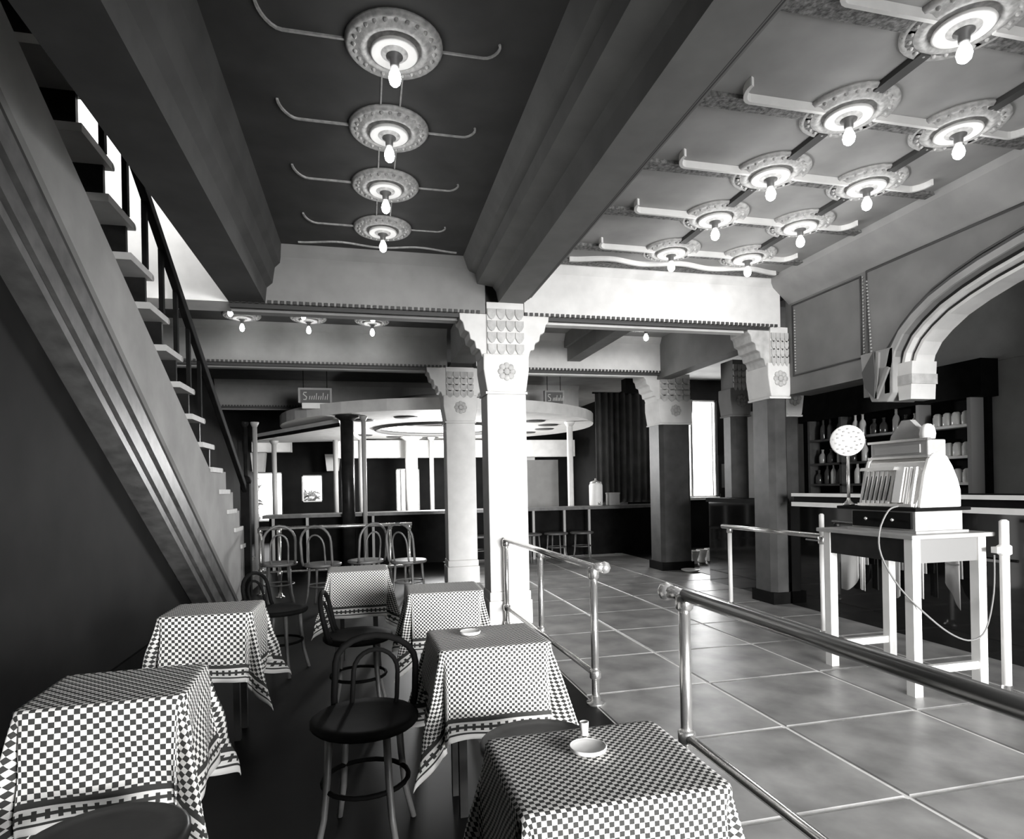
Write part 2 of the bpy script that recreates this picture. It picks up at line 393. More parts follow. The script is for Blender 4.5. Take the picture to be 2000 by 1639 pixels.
beads([(4.44, 3.0), (4.44, 2.24)]); beads([(4.40, 2.95), (4.36, 2.26)]); beads([(5.31, 2.96), (5.31, 2.33)])
# pendant corbel where the arch meets the flat lintel
pend = thing('pendant_corbel', 'pointed grey plaster corbel hanging between the arch and the flat lintel', 'corbel', (XR, 4.3, 1.9))
obj('body', MB().prism([(-.17, .42), (.17, .42), (.15, .22), (.06, 0), (-.10, -.02), (-.16, .05)], 'x', -.02, .26), 'panel_ceiling', pend, 0.008)
obj('boss', MB().prism([(.0, .42), (.13, .26), (.10, .12), (.0, .02), (-.015, .2)], 'x', -.05, -.02), 'moulding_dark', pend, 0.006)
obj('rib', MB().obox((-.03, .0, .02), (-.03, -.03, .40), .02, .03), 'grey_plaster', pend)
obj('rib', MB().obox((-.03, .0, .02), (-.03, -.13, .26), .02, .03), 'grey_plaster', pend)
cap = thing('impost_block', 'white plaster impost block below the springing of the arch', 'impost', (XR + .13, 4.06, 1.88))
obj('block', MB().prism([(-.04, 0), (.07, 0), (.10, .30), (-.06, .30)], 'x', -.1, .14), 'white_plaster', cap)
obj('slab', MB().box(-.105, .145, -.06, .08, .12, .2), 'ornament_plaster', cap)

# ================================================================== PILLARS
def pillar(name, label, x0, x1, y0, y1, dark=False, brackets=('l', 'r'), capm='white_plaster', zcap=2.08, bm='white_plaster', bz=ZS):
    t = thing(name, label, 'pillar', ((x0 + x1) / 2, (y0 + y1) / 2, 0))
    hx, hy = (x1 - x0) / 2, (y1 - y0) / 2
    sh = 'dark_column' if dark else 'white_plaster'
    if dark:
        c = 0.05
        pl = [(-hx + c, -hy), (hx - c, -hy), (hx, -hy + c), (hx, hy - c), (hx - c, hy), (-hx + c, hy), (-hx, hy - c), (-hx, -hy + c)]
        obj('shaft', MB().prism(pl, 'z', 0.0, zcap), sh, t)
        obj('plinth', MB().box(-hx - .01, hx + .01, -hy - .01, hy + .01, 0, .12), 'black_wood', t)
    else:
        obj('shaft', MB().box(-hx, hx, -hy, hy, .3, zcap), sh, t, 0.01)
        obj('plinth', MB().box(-hx - .02, hx + .02, -hy - .02, hy + .02, 0, .22).box(-hx - .01, hx + .01, -hy - .01, hy + .01, .22, .3), sh, t, 0.01)
    e = 0.012
    obj('neck', MB().box(-hx - e, hx + e, -hy - e, hy + e, zcap, zcap + .02), capm, t)
    obj('cushion', MB().prism([(-hx, zcap + .02), (hx, zcap + .02), (hx + .03, zcap + .22), (hx + .03, zcap + .36), (-hx - .03, zcap + .36), (-hx - .03, zcap + .22)], 'y', -hy - .02, hy + .02), capm, t, 0.012)
    ro = MB()
    for k in range(8):
        a = 2 * PI * k / 8; ro.lathe([(.002, -.012), (.026, -.008), (.03, 0)], (.055 * math.cos(a), -hy - .02, zcap + .2 + .055 * math.sin(a)), 8, 'y')
    ro.lathe([(.002, -.02), (.026, -.012), (.032, 0)], (0, -hy - .02, zcap + .2), 10, 'y')
    obj('rosette', ro, 'ornament_plaster' if capm == 'white_plaster' else capm, t)
    obj('block', MB().box(-hx + .01, hx - .01, -hy - .01, hy + .01, zcap + .36, bz), capm, t)
    sc = MB(); rows = 4; cols = 4
    for r in range(rows):
        for c_ in range(cols):
            x = -hx + .01 + (c_ + .5) * (2 * hx - .02) / cols; z = bz - .06 - r * (bz - zcap - .40) / rows; wv = (2 * hx - .02) / cols * .46
            sc.prism([(x - wv, z), (x + wv, z), (x + wv, z - .05), (x + wv * .5, z - .085), (x, z - .095), (x - wv * .5, z - .085), (x - wv, z - .05)], 'y', -hy - .026, -hy - .008)
    obj('scale_ornament', sc, 'ornament_plaster', t)
    if not bz > ZS: pass
    for s in brackets:
        sg = -1 if s == 'l' else 1
        o = hx
        pts = [(o - .02, zcap + .30), (o + .035, zcap + .33), (o + .055, zcap + .40), (o + .09, zcap + .41), (o + .10, zcap + .47), (o + .14, zcap + .49), (o + .15, zcap + .55), (o + .19, zcap + .57), (o + .205, zcap + .64), (o + .23, zcap + .66), (o + .235, ZS), (o - .02, ZS)]
        obj('bracket', MB().prism([(sg * x, z) for x, z in pts], 'y', -hy + .01, hy - .02), bm, t, 0.008)
    return t
pillar('white_pillar', 'nearest bright white square plaster pillar with carved capital behind the pipe rail', 1.07, 1.43, YB1, YB1 + .30, bz=2.9)
pillar('white_pillar', 'second white plaster pillar standing behind the nearest one, left of it', 1.02, 1.40, YB2, YB2 + .32)
pillar('dark_pillar', 'dark polished pillar with white capital at the end of the stone aisle', 4.08, 4.56, YB2 + .1, YB2 + .5, dark=True, brackets=('l',), capm='white_plaster')
pillar('dark_pillar', 'dark slender pilaster with patterned bracket at the near end of the bar', 3.98, 4.2, YB1 + .02, YB1 + .36, dark=True, brackets=('l',), capm='white_plaster', bm='ornament_plaster')
pillar('dark_pillar', 'dark pillar between the bright tall window and the near bar pilaster', 4.55, 4.80, 6.95, 7.2, dark=True, brackets=(), capm='wall_plaster')
pillar('dark_pillar', 'dark bar pillar with a white flared capital left of the bottle shelves', 4.5, 4.68, 5.85, 6.0, dark=True, brackets=(), capm='white_plaster', zcap=1.95)

# ================================================================== CEILING LAMPS
def make_lamp(r=0.26, base=0.10):
    t = thing('ceiling_lamp', '', 'lamp', (0, 0, ZC))
    prof = [(r, 0), (r, -.012), (r * .94, -.026), (r * .86, -.018), (r * .78, -.020), (r * .70, -.034), (r * .62, -.036), (r * .55, -.022), (r * .45, -.024), (r * .34, -.03), (r * .26, -.05), (r * .18, -.055), (.01, -.055)]
    obj('medallion', MB().lathe(prof, seg=36), 'medallion_plaster', t)
    be = MB()
    for k in range(24):
        a = 2 * PI * k / 24; be.lathe([(.001, -.034), (.010, -.028), (.012, -.020), (.012, -.016)], (r * .82 * math.cos(a), r * .82 * math.sin(a), 0), 6)
    o = obj('beading', be, 'medallion_plaster', t); o['kind'] = 'stuff'
    obj('reflector', MB().lathe([(.125, -.034), (.13, -.046), (.118, -.05), (.09, -.04), (.05, -.052), (.03, -.058), (.002, -.058)], seg=28), 'white_plaster', t)
    obj('socket', MB().lathe([(.045, -.05), (.045, -.06), (.026, -.068), (.024, -.10), (.02, -.105), (.005, -.106)], seg=16), 'socket', t)
    obj('bulb', MB().lathe([(.012, -.10), (.018, -.112), (.030, -.135), (.034, -.155), (.028, -.178), (.014, -.19), (.002, -.193)], seg=16), 'bulb_glass', t)
    return t
lamp0 = make_lamp()
def lamp_light(t, power):
    l = bpy.data.lights.new('bulb_light', 'POINT'); l.energy = power; l.shadow_soft_size = 0.035
    o = bpy.data.objects.new('bulb_light', l); COL.objects.link(o); o.parent = t; o.location = (0, 0, -.245)
first = [True]
def place_lamp(x, y, label, group, power, sc=1.0):
    if first[0]:
        t = lamp0; t.location = (x, y, ZC); first[0] = False; t['label'] = label; t['group'] = group
    else:
        t = dup(lamp0, (x, y, ZC), None, label, group)
        for c in list(t.children):
            if c.type == 'LIGHT': bpy.data.objects.remove(c)
    t.scale = (sc, sc, 1)
    lamp_light(t, power)
    return t
YL = [2.85, 3.52, 4.18, 4.87]
ordn = ['nearest', 'second', 'third', 'farthest']
for y, k in zip(YL, ordn):
    place_lamp(0.165, y, '%s bare-bulb ceiling lamp in the row on the dark left ceiling' % k, 'lamps on the dark left ceiling', 0.5, 0.85)
place_lamp(2.62, 2.18, 'bare-bulb ceiling lamp at the top right corner of the panelled ceiling', 'lamps on the panelled ceiling', 0.8, 0.95)
for y, k in zip(YL, ordn):
    pw = 1.0 if y < 3 else 1.7
    place_lamp(2.62, y, '%s bulb lamp of the left row on the panelled ceiling' % k, 'lamps on the panelled ceiling', pw, 0.95)
    place_lamp(3.37, y, '%s bulb lamp of the right row on the panelled ceiling' % k, 'lamps on the panelled ceiling', pw, 0.95)
for y, k in zip((6.95, 7.58), ('front', 'rear')):
    for x, q in zip((-1.35, -0.62, 0.11), ('left', 'middle', 'right')):
        place_lamp(x, y, '%s bulb lamp of the %s row beyond the left cross beam' % (q, k), 'lamps beyond the left cross beam', 0.6, 0.8)
place_lamp(3.55, 7.3, 'bulb lamp on the ceiling between the two white cross beams', 'lamps beyond the right cross beam', 1.2, 0.95)

# ribs of the panelled ceiling
def S(x0, x1, y, end, n=8):   # rib path from x0 to x1 at y, curling toward -y at its end
    P = [(x0 + (x1 - x0) * i / 4, y) for i in range(5)]
    d = 1 if x1 > x0 else -1
    for i in range(1, n + 1):
        t = i / n; P.append((x1 + d * end * t * .55 + d * .03 * math.sin(t * PI), y - end * (t * t * (3 - 2 * t))))
    return P
rib_rows = [2.18] + YL
for i, y in enumerate(rib_rows):
    m = MB().box(1.72, 2.48, y + .0, y + .10, ZC - .022, ZC).box(2.76, 3.23, y + .0, y + .10, ZC - .022, ZC).box(3.51, 3.98, y + .02, y + .10, ZC - .022, ZC)
    for x in (2.62, 3.37): m.prism([(x - .2, y + .08), (x - .2, y + .13), (x - .16, y + .17), (x - .05, y + .19), (x + .05, y + .19), (x + .16, y + .17), (x + .2, y + .13), (x + .2, y + .08)], 'z', ZC - .022, ZC)
    o = struct('trim_%d' % (3 + i), m, 'rib_dark', 'ornamented plaster rib with curled edge across the panelled ceiling, %s row' % ['foremost', 'nearest full', 'second full', 'third full', 'farthest'][i], 'trim')
    obj('fillet', MB().ribbon([(p[0], p[1] - .008) for p in S(2.46, 2.0, y, .13)], .02, ZC - .045, ZC).ribbon([(2.78, y - .008), (3.21, y - .008)], .02, ZC - .045, ZC).ribbon([(p[0], p[1] - .004) for p in S(3.53, 3.72, y, .12)], .016, ZC - .04, ZC), 'white_plaster', o)
for i, x in enumerate((2.62, 3.37)):
    m = MB()
    for a, b in zip(rib_rows, rib_rows[1:]): m.box(x - .03, x + .03, a + .19, b - .2, ZC - .03, ZC)
    struct('trim_%d' % (8 + i), m, 'moulding_dark', ['dark strap along the left lamp row of the panelled ceiling', 'dark strap along the right lamp row of the panelled ceiling'][i], 'trim')
# ornate border beside the middle beam and along the cross beam
struct('trim_10', MB().box(1.5, 1.72, -1.6, YB1 - .07, ZC - .02, ZC).box(1.72, 3.95, 5.22, YB1 - .07, ZC - .02, ZC), 'rib_dark', 'ornamented plaster border around the panelled ceiling', 'trim')
wv = [(1.8 + 2.1 * i / 60, 5.16 + .035 * math.cos(2 * PI * 3 * i / 60)) for i in range(61)]
struct('trim_11', MB().ribbon(wv, .022, ZC - .04, ZC), 'white_plaster', 'wavy white plaster line at the far edge of the panelled ceiling', 'trim')
# thin curved lines on the dark ceiling
for i, y in enumerate([2.18] + YL):
    struct('trim_%d' % (12 + i), MB().ribbon(S(.10, -.32, y, .16), .012, ZC - .010, ZC).ribbon(S(.24, .58, y, .10), .010, ZC - .008, ZC), 'medallion_plaster', 'thin curling plaster line beside the %s lamp on the dark ceiling' % (['foremost'] + ordn)[i], 'trim')
m = MB()
for a, b in zip(YL, YL[1:]):
    for x in (.115, .215): m.box(x - .004, x + .004, a + .2, b - .2, ZC - .006, ZC)
struct('trim_17', m, 'medallion_plaster', 'pair of thin plaster lines joining the lamps on the dark ceiling', 'trim')
wv = [(-.5 + 1.3 * i / 50, 5.24 + .03 * math.cos(2 * PI * 2 * i / 50)) for i in range(51)]
struct('trim_18', MB().ribbon(wv, .014, ZC - .012, ZC), 'medallion_plaster', 'thin wavy plaster line at the far edge of the dark ceiling', 'trim')

# ================================================================== STAIRCASE
XS = -1.42
st = thing('staircase', 'plaster staircase with dark handrail rising toward the viewer along the left wall', 'staircase', (XS, 7.7, 0))
def L_(o): o.matrix_parent_inverse = st.matrix_world.inverted(); return o
bpy.context.view_layer.update()
nose = lambda y: 5.743 - 0.637 * y
top = lambda y: 4.88 - 0.547 * y
bot = lambda y: 4.777 - 0.638 * y
mbt = lambda y: 4.371 - 0.669 * y
zr = 0.212; ty = zr / 0.637
nst = 17
# stringer: saw-tooth at the foot, straight higher up
poly = [(7.45, 0.0)]
for i in range(7):
    y1 = (5.743 - (i * zr)) / 0.637 - .10; z1 = (i + 1) * zr - .03
    poly += [(y1, i * zr if i == 0 else i * zr - .03), (y1, z1)]
poly += [(6.30, 7 * zr - .03), (6.2, top(6.2)), (2.9, top(2.9)), (2.6, 3.4), (2.6, bot(2.6))]
poly = [(7.48, 0.0)] + poly[1:]
L_(obj('stringer', MB().prism(poly, 'x', XS - .16, XS), 'stringer_plaster', st))
def slope_band(ya, yb, fa, fb, ha, x0, x1, m, nm='moulding'):
    L_(obj(nm, MB().prism([(ya, fa(ya)), (yb, fa(yb)), (yb, fb(yb)), (ya, fb(ya))], 'x', x0, x1), m, st))
yfoot = 6.9
def mixf(t): return lambda y: bot(y) * (1 - t) + mbt(y) * t
for (a, b, dx, m) in ((0, .18, -.045, 'moulding_dark'), (.18, .46, -.02, 'stain_wood'), (.46, .56, -.05, 'moulding_dark'), (.56, .80, -.03, 'stain_wood'), (.80, .88, -.055, 'moulding_dark'), (.88, 1.0, -.04, 'stain_wood')):
    fa, fb = mixf(a), mixf(b)
    y0 = 4.777 / .638 if a == 0 else None
    pts = [(2.6, fa(2.6))]
    ya = brentA = None
    def root(f):
        lo, hi = 5.0, 8.0
        for _ in range(40):
            mid = (lo + hi) / 2
            if f(mid) > 0: lo = mid
            else: hi = mid
        return lo
    L_(obj('moulding', MB().prism([(2.6, fa(2.6)), (root(fa), 0), (root(fb), 0), (2.6, fb(2.6))], 'x', XS - .16, XS + dx + .02), m, st))
# treads, risers
mt = MB(); hw = 0.53
mt.box(-hw, hw, -.02, ty + .06, -.045, 0); mt.lathe([(.022, -hw), (.022, hw)], (0, ty + .06, -.022), 10, 'x')
me_t = mt.mesh('tread', 'tread_stone')
mr = MB().box(-hw, hw - .03, ty - .01, ty + .02, -zr, -.045); me_r = mr.mesh('riser', 'dark_wood')  # risers coloured dark to stand for the shadow between treads
for i in range(nst):
    z = (i + 1) * zr; yn = (5.743 - z) / .637
    o = link('tread', me_t, st); L_(o); o.location = (XS - hw + .02, yn - ty - .06, z)
    o = link('riser', me_r, st); L_(o); o.location = (XS - hw + .02, yn - ty - .06, z)
# handrail
ra = lambda y: 5.98 - 0.60 * y
L_(obj('handrail', MB().obox((XS + .02, 7.85, ra(7.85)), (XS + .02, 2.7, ra(2.7)), .05, .085), 'black_wood', st, 0.01))
L_(obj('newel', MB().box(XS - .03, XS + .07, 7.82, 7.92, 0, 1.34).lathe([(.06, 0), (.07, .03), (.05, .08), (.005, .10)], (XS + .02, 7.87, 1.34), 12), 'black_wood', st))
for i in range(8, nst - 2, 1):
    z = (i + 1) * zr; yn = (5.743 - z) / .637 - .12
    L_(obj('baluster', MB().box(XS - .005, XS + .025, yn - .02, yn + .02, z, ra(yn) - .03), 'black_wood', st))
# dark panelled wall under the stair
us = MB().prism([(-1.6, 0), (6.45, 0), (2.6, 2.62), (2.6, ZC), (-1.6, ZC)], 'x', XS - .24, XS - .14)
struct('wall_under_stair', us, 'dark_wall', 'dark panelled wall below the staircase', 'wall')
struct('baseboard_left', MB().box(XS - .14, XS - .12, -1.6, 6.3, 0, .16), 'black_wood', 'dark baseboard under the stair wall', 'baseboard')

# ================================================================== PIPE RAILINGS
def flange(b, x, y, r=.055): b.lathe([(r, 0), (r, .012), (r * .55, .02), (r * .5, .045), (.02, .05)], (x, y, 0), 16)
def railing(label, posts, p0, p1, zt_, zl, endcap=None, r=.022, rm='pipe', pm='pipe'):
    t = thing('pipe_railing', label, 'railing', (posts[0][0], posts[0][1], 0))
    def P(o): o.matrix_parent_inverse = Matrix.Translation(-Vector((posts[0][0], posts[0][1], 0))); return o
    for (x, y) in posts:
        po = P(obj('post', MB().lathe([(r, 0), (r, zt_)], (x, y, 0), 14), pm, t))
        b = MB(); flange(b, x, y); obj('base_flange', b, 'pipe', po)
        obj('fitting', MB().lathe([(r * 1.1, -.035), (r * 1.5, -.025), (r * 1.5, .025), (r * 1.1, .035)], (x, y, zt_ - .03), 14), 'pipe', po)
        if zl: obj('fitting', MB().lathe([(r * 1.1, -.03), (r * 1.5, -.02), (r * 1.5, .02), (r * 1.1, .03)], (x, y, zl), 14), 'pipe', po)
    P(obj('top_rail', MB().tube([(p0[0], p0[1], zt_), (p1[0], p1[1], zt_)], r * 1.05, 12), rm, t))
    if zl: P(obj('lower_rail', MB().tube([(p0[0], p0[1], zl), (p1[0], p1[1], zl)], r * .8, 10), 'pipe', t))
    if endcap:
        x, y = endcap
        P(obj('end_bracket', MB().tube([(x, y, zt_), (x + .055, y - .01, zt_ + .004)], [.024, .03], 12).lathe([(.002, -.036), (.026, -.026), (.036, 0), (.026, .026), (.002, .036)], (x + .06, y - .01, zt_), 12), 'nickel', t))
    return t
railing('pipe railing with two horizontal bars standing in front of the nearest white pillar', [(1.25, 3.30), (1.25, 4.40), (1.20, 5.33)], (1.25, 3.28), (1.20, 5.34), .775, .17, (1.25, 3.29))
tr = railing('pipe railing with a heavy dark top bar running past the viewer at lower right', [(1.27, 2.31)], (1.27, 2.33), (1.27, 0.2), .785, .2, None, .024, 'dark_pipe')  # top bar coloured dark for the shade grazing light leaves on it
tr2 = obj('end_knob', MB().tube([(1.27, 2.31, .785), (1.235, 2.37, .79)], [.024, .03], 12).lathe([(.002, -.04), (.028, -.028), (.04, 0), (.028, .028), (.002, .04)], (1.23, 2.385, .79), 12), 'nickel', tr)
tr2.matrix_parent_inverse = Matrix.Translation(-Vector((1.27, 2.31, 0)))
t = railing('slender pipe railing in front of the bar beside the pilaster', [(3.53, 5.48), (3.53, 4.2)], (3.50, 5.56), (3.53, 4.2), .80, None, None, .02, 'pipe', 'white_paint')
o = obj('post_extension', MB().lathe([(.019, 0), (.019, .17), (.01, .18)], (3.53, 4.2, .8), 12), 'white_paint', t); o.matrix_parent_inverse = Matrix.Translation(-Vector((3.53, 5.48, 0)))
tp = thing('pipe_post', 'tall white pipe post with clamp bracket at the far right edge', 'post', (3.57, 2.79, 0))
obj('post', MB().lathe([(.024, 0), (.024, .99), (.012, 1.0)], (0, 0, 0), 14), 'white_paint', tp)
b = MB(); flange(b, 0, 0); obj('base_flange', b, 'pipe', tp)
obj('clamp', MB().lathe([(.026, -.03), (.036, -.022), (.036, .022), (.026, .03)], (0, 0, .825), 14).box(-.075, -.02, -.018, .018, .81, .845), 'white_paint', tp)
railing('far pipe railing crossing the left room before the canopy counter', [(-1.25, 7.9), (-1.0, 7.62), (.28, 7.85), (.52, 7.85)], (-1.25, 7.78), (.55, 7.78), .80, .28, None, .02)

# ================================================================== TABLES WITH CHECKED CLOTHS
def cloth_mesh(a, b, drop, seed, mname, ztop=0.655, n=84, rho=.009):
    rnd = random.Random(seed); ph = [rnd.uniform(0, 6.28) for _ in range(8)]
    S1, S2 = a + drop, b + drop
    vs = []; fs = []; uv = []; ed = []
    rc = 0.022
    for j in range(n + 1):
        for i in range(n + 1):
            u = -S1 + 2 * S1 * i / n; v = -S2 + 2 * S2 * j / n
            qx = max(-a + rc, min(a - rc, u)); qy = max(-b + rc, min(b - rc, v))
            dx, dy = u - qx, v - qy; D = math.hypot(dx, dy)
            if D <= rc: x, y, z = u, v, ztop
            else:
                nx, ny = dx / D, dy / D; d = D - rc
                ang = min(d / rho, PI / 2); of = rho * math.sin(ang); dr = rho * (1 - math.cos(ang)); dd = max(0, d - rho * PI / 2)
                th = math.atan2(abs(ny), abs(nx)); wgt = math.sin(2 * th) ** 2; phi = th - PI / 4
                w2 = wgt ** .6; fl_ = .06 + w2 * (.30 * math.cos(8 * phi) - .04)
                wave = .05 * math.sin(14 * u + ph[0]) * math.sin(9 * v + ph[1]) + .035 * math.sin(23 * (u + v) + ph[2])
                r = dd * max(-.10, fl_ + wave * (1 - .5 * wgt))
                x = qx + nx * (rc + of + r); y = qy + ny * (rc + of + r)
                z = ztop - dr - math.sqrt(max(0, dd * dd - r * r))
                if wgt > .05:          # twist of the hanging corner
                    tw = wgt * dd * .10 * (1 if seed % 2 else -1); x += -ny * tw * (1 if u * v > 0 else -1) * .4; y += nx * tw * .4
            vs.append((x, y, max(z, .012))); uv.append((u, v)); e1, e2 = S1 - abs(u), S2 - abs(v)
            ed.append((min(e1, e2), v if e1 < e2 else u))
    for j in range(n):
        for i in range(n):
            k = j * (n + 1) + i; fs.append((k, k + 1, k + n + 2, k + n + 1))
    me = bpy.data.meshes.new('tablecloth'); me.from_pydata(vs, [], fs); me.materials.append(MATS[mname])
    l1 = me.uv_layers.new(name='sheet'); l2 = me.uv_layers.new(name='edge')
    for lp in me.loops: l1.data[lp.index].uv = uv[lp.vertex_index]; l2.data[lp.index].uv = ed[lp.vertex_index]
    me.polygons.foreach_set('use_smooth', [True] * len(fs)); me.update()
    return me
def cafe_table(x, y, rz, label, clabel, seed, a=.21, b=.175, drop=.335):
    t = thing('cafe_table', label, 'table', (x, y, 0), rz, 'small cafe tables')
    obj('tabletop', MB().box(-a + .01, a - .01, -b + .01, b - .01, .62, .645), 'dark_wood', t)
    for sx in (-1, 1):
        for sy in (-1, 1): obj('leg', MB().obox((sx * (a - .09), sy * (b - .09), 0), (sx * (a - .09), sy * (b - .09), .62), .03, .03, (1, 0, 0)), 'dark_wood', t)
    c = link('tablecloth', cloth_mesh(a, b, drop, seed, 'bold_check' if seed == 5 else 'medium_check' if seed == 6 else 'fine_check'), None, (x, y, 0), rz); tag(c, clabel, 'tablecloth', 'checked tablecloths')
    s = c.modifiers.new('thickness', 'SOLIDIFY'); s.thickness = .003
    return t
cafe_table(.475, 1.25, 0, 'cafe table in the right foreground carrying the white ashtray', 'checked tablecloth in the right foreground under the white ashtray', 1)
cafe_table(.455, 2.41, .03, 'cafe table behind the right foreground table, before the rail', 'checked tablecloth with a pointed hanging corner, second from the right foreground', 2)
cafe_table(.435, 3.66, -.03, 'cafe table third back in the row before the white pillar', 'checked tablecloth third back, just before the white pillar', 3)
cafe_table(-.07, 4.76, .02, 'farthest cafe table near the foot of the stairs', 'farthest checked tablecloth, blurred, near the far railing', 4)
cafe_table(-.755, 2.15, .04, 'cafe table in the left foreground', 'checked tablecloth with key border in the left foreground', 5)
cafe_table(-.77, 3.42, -.02, 'cafe table on the left in front of the stair foot', 'checked tablecloth on the left in front of the stair foot', 6)
# ashtrays
def dish(x, y, label):
    t = thing('ashtray', label, 'ashtray', (x, y, .660), 0, 'round ashtrays')
    obj('dish', MB().lathe([(.034, 0), (.040, .004), (.042, .010), (.038, .011), (.034, .008), (.002, .008)], seg=24), 'white_paint', t)
    obj('rim', MB().tube([(.040 * math.cos(2 * PI * k / 20), .040 * math.sin(2 * PI * k / 20), .0105) for k in range(20)], .002, 6, True), 'white_paint', t)
dish(.467, 1.288, 'round white ashtray on the right foreground table')
dish(.395, 2.44, 'pale round ashtray on the table behind the right foreground table')
g = thing('shot_glass', 'tiny clear glass behind the ashtray on the right foreground table', 'glass', (.49, 1.375, .660))
obj('bowl', MB().lathe([(.008, 0), (.009, .004), (.011, .03), (.0095, .03), (.007, .006), (.001, .005)], seg=14), 'bottle_pale', g)
obj('foot', MB().lathe([(.011, 0), (.011, .002), (.006, .004)], seg=14), 'bottle_pale', g)

# ================================================================== CHAIRS AND STOOLS
def chair_mesh_parts(mname, back=True, sh=.43, sr_=.19):
    P = []
    P.append(('seat', MB().lathe([(.002, -.02), (sr_ - .01, -.02), (sr_, -.01), (sr_, .005), (sr_ - .012, .012), (sr_ - .05, .006), (.002, .004)], (0, 0, sh), 28)))
    for k in range(4):
        a = PI / 4 + k * PI / 2; c, s = math.cos(a), math.sin(a)
        P.append(('leg', MB().tube([(c * .14, s * .14, sh - .015), (c * .15, s * .15, sh * .6), (c * .165, s * .165, sh * .3), (c * .20, s * .20, 0.0)], [.014, .013, .012, .011], 8)))
    P.append(('ring_stretcher', MB().tube([(.15 * math.cos(2 * PI * k / 24), .15 * math.sin(2 * PI * k / 24), sh * .5) for k in range(24)], .009, 6, True)))
    if back:
        H = .25 if mname == 'black_wood' else .4
        hoop = [(-.15, .13 + .0, sh)] + [(-.155 + .0 * i, .14 + .03 * i / 5, sh + H * .6 * i / 5) for i in range(1, 6)] + [(-.155 * math.cos(PI * i / 10), .17 + .02 * math.sin(PI * i / 10), sh + H * .6 + H * .4 * math.sin(PI * i / 10)) for i in range(1, 10)] + [(.155, .17 - .03 * i / 5, sh + H * .6 * (1 - i / 5)) for i in range(0, 5)] + [(.15, .13, sh)]
        P.append(('back_hoop', MB().tube(hoop, .013, 8)))
        inner = [(x * .55, y, sh + (z - sh) * .78) for x, y, z in hoop]
        P.append(('inner_hoop', MB().tube(inner, .009, 8)))
    return [(n_, m_.mesh(n_, 'stain_wood' if mname == 'black_wood' and n_ == 'leg' else mname)) for n_, m_ in P]
PARTS = {}
def seat_thing(kind, x, y, rz, label, group, mname='dark_wood', sc=1.0):
    key = (kind, mname)
    if key not in PARTS: PARTS[key] = chair_mesh_parts(mname, kind == 'bentwood_chair')
    t = thing(kind, label, 'chair' if kind == 'bentwood_chair' else 'stool', (x, y, 0), rz, group); t.scale = (sc,) * 3
    for n_, me in PARTS[key]: link(n_, me, t)
    return t
seat_thing('bentwood_chair', -.02, 2.27, -.25, 'dark bentwood chair in the middle of the dark floor left of the second table', 'bentwood chairs', 'black_wood')
seat_thing('bentwood_stool', .52, 1.88, 0, 'dark round stool between the two right foreground tables', 'round stools')
seat_thing('bentwood_stool', -.62, 1.62, .4, 'dark round stool at the bottom left before the left foreground table', 'round stools')
seat_thing('bentwood_chair', -.06, 3.55, 1.5, 'dark bentwood chair left of the third table in the right row', 'bentwood chairs', 'black_wood')
seat_thing('bentwood_chair', -.6, 4.5, 1.2, 'dark bentwood chair beside the farthest table', 'bentwood chairs', 'black_wood')
for i, (x, y, rz, l) in enumerate([(-.95, 7.15, .2, 'leftmost'), (-.47, 6.9, -.3, 'second'), (-.02, 7.05, .5, 'third'), (.44, 6.85, -.6, 'rightmost')]):
    seat_thing('bentwood_chair', x, y, rz + PI, '%s of the lighter bentwood chairs grouped before the far railing' % l, 'chairs before the far railing', 'stain_wood', 1.05)

# ================================================================== REGISTER TABLE, DRAWER, REGISTER
rt_ = thing('register_table', 'tall white-legged table carrying the cash register by the bar', 'table', (3.275, 3.22, 0))
hx, hy = .235, .32
for sx in (-1, 1):
    for sy in (-1, 1): obj('leg', MB().box(sx * hx - .028, sx * hx + .028, sy * hy - .028, sy * hy + .028, 0, .90), 'white_paint', rt_)
obj('apron', MB().box(-hx, hx, -hy - .02, -hy + .0, .76, .90), 'apron_grey', rt_)
obj('apron', MB().box(-hx - .02, -hx, -hy, hy, .76, .90), 'dark_wood', rt_)
obj('apron', MB().box(hx, hx + .02, -hy, hy, .76, .90).box(-hx, hx, hy, hy + .02, .76, .90), 'dark_wood', rt_)
obj('tabletop', MB().box(-hx - .06, hx + .06, -hy - .06, hy + .06, .90, .925), 'grey_paint', rt_, .004)
obj('stretcher', MB().box(-hx + .02, hx - .02, -hy - .015, -hy + .015, .12, .165), 'white_paint', rt_)
obj('stretcher', MB().box(-hx + .02, hx - .02, hy - .015, hy + .015, .12, .165), 'white_paint', rt_)
dr = thing('cash_box', 'low dark cash box with stepped edges under the register', 'box', (3.27, 3.17, .925))
obj('box', MB().box(-.17, .17, -.24, .24, .012, .13), 'grey_paint', dr, .004)
obj('base', MB().box(-.19, .19, -.26, .26, 0, .014), 'grey_paint', dr)
obj('lid', MB().box(-.20, .20, -.27, .34, .13, .15), 'black_wood', dr, .004)
obj('front', MB().box(-.185, -.17, -.22, .22, .025, .12), 'black_wood', dr)
obj('knob', MB().lathe([(.006, 0), (.012, -.012), (.002, -.02)], (-.185, .1, .075), 10, 'x'), 'nickel', dr)
obj('knob', MB().lathe([(.006, 0), (.012, -.012), (.002, -.02)], (-.185, -.1, .075), 10, 'x'), 'nickel', dr)
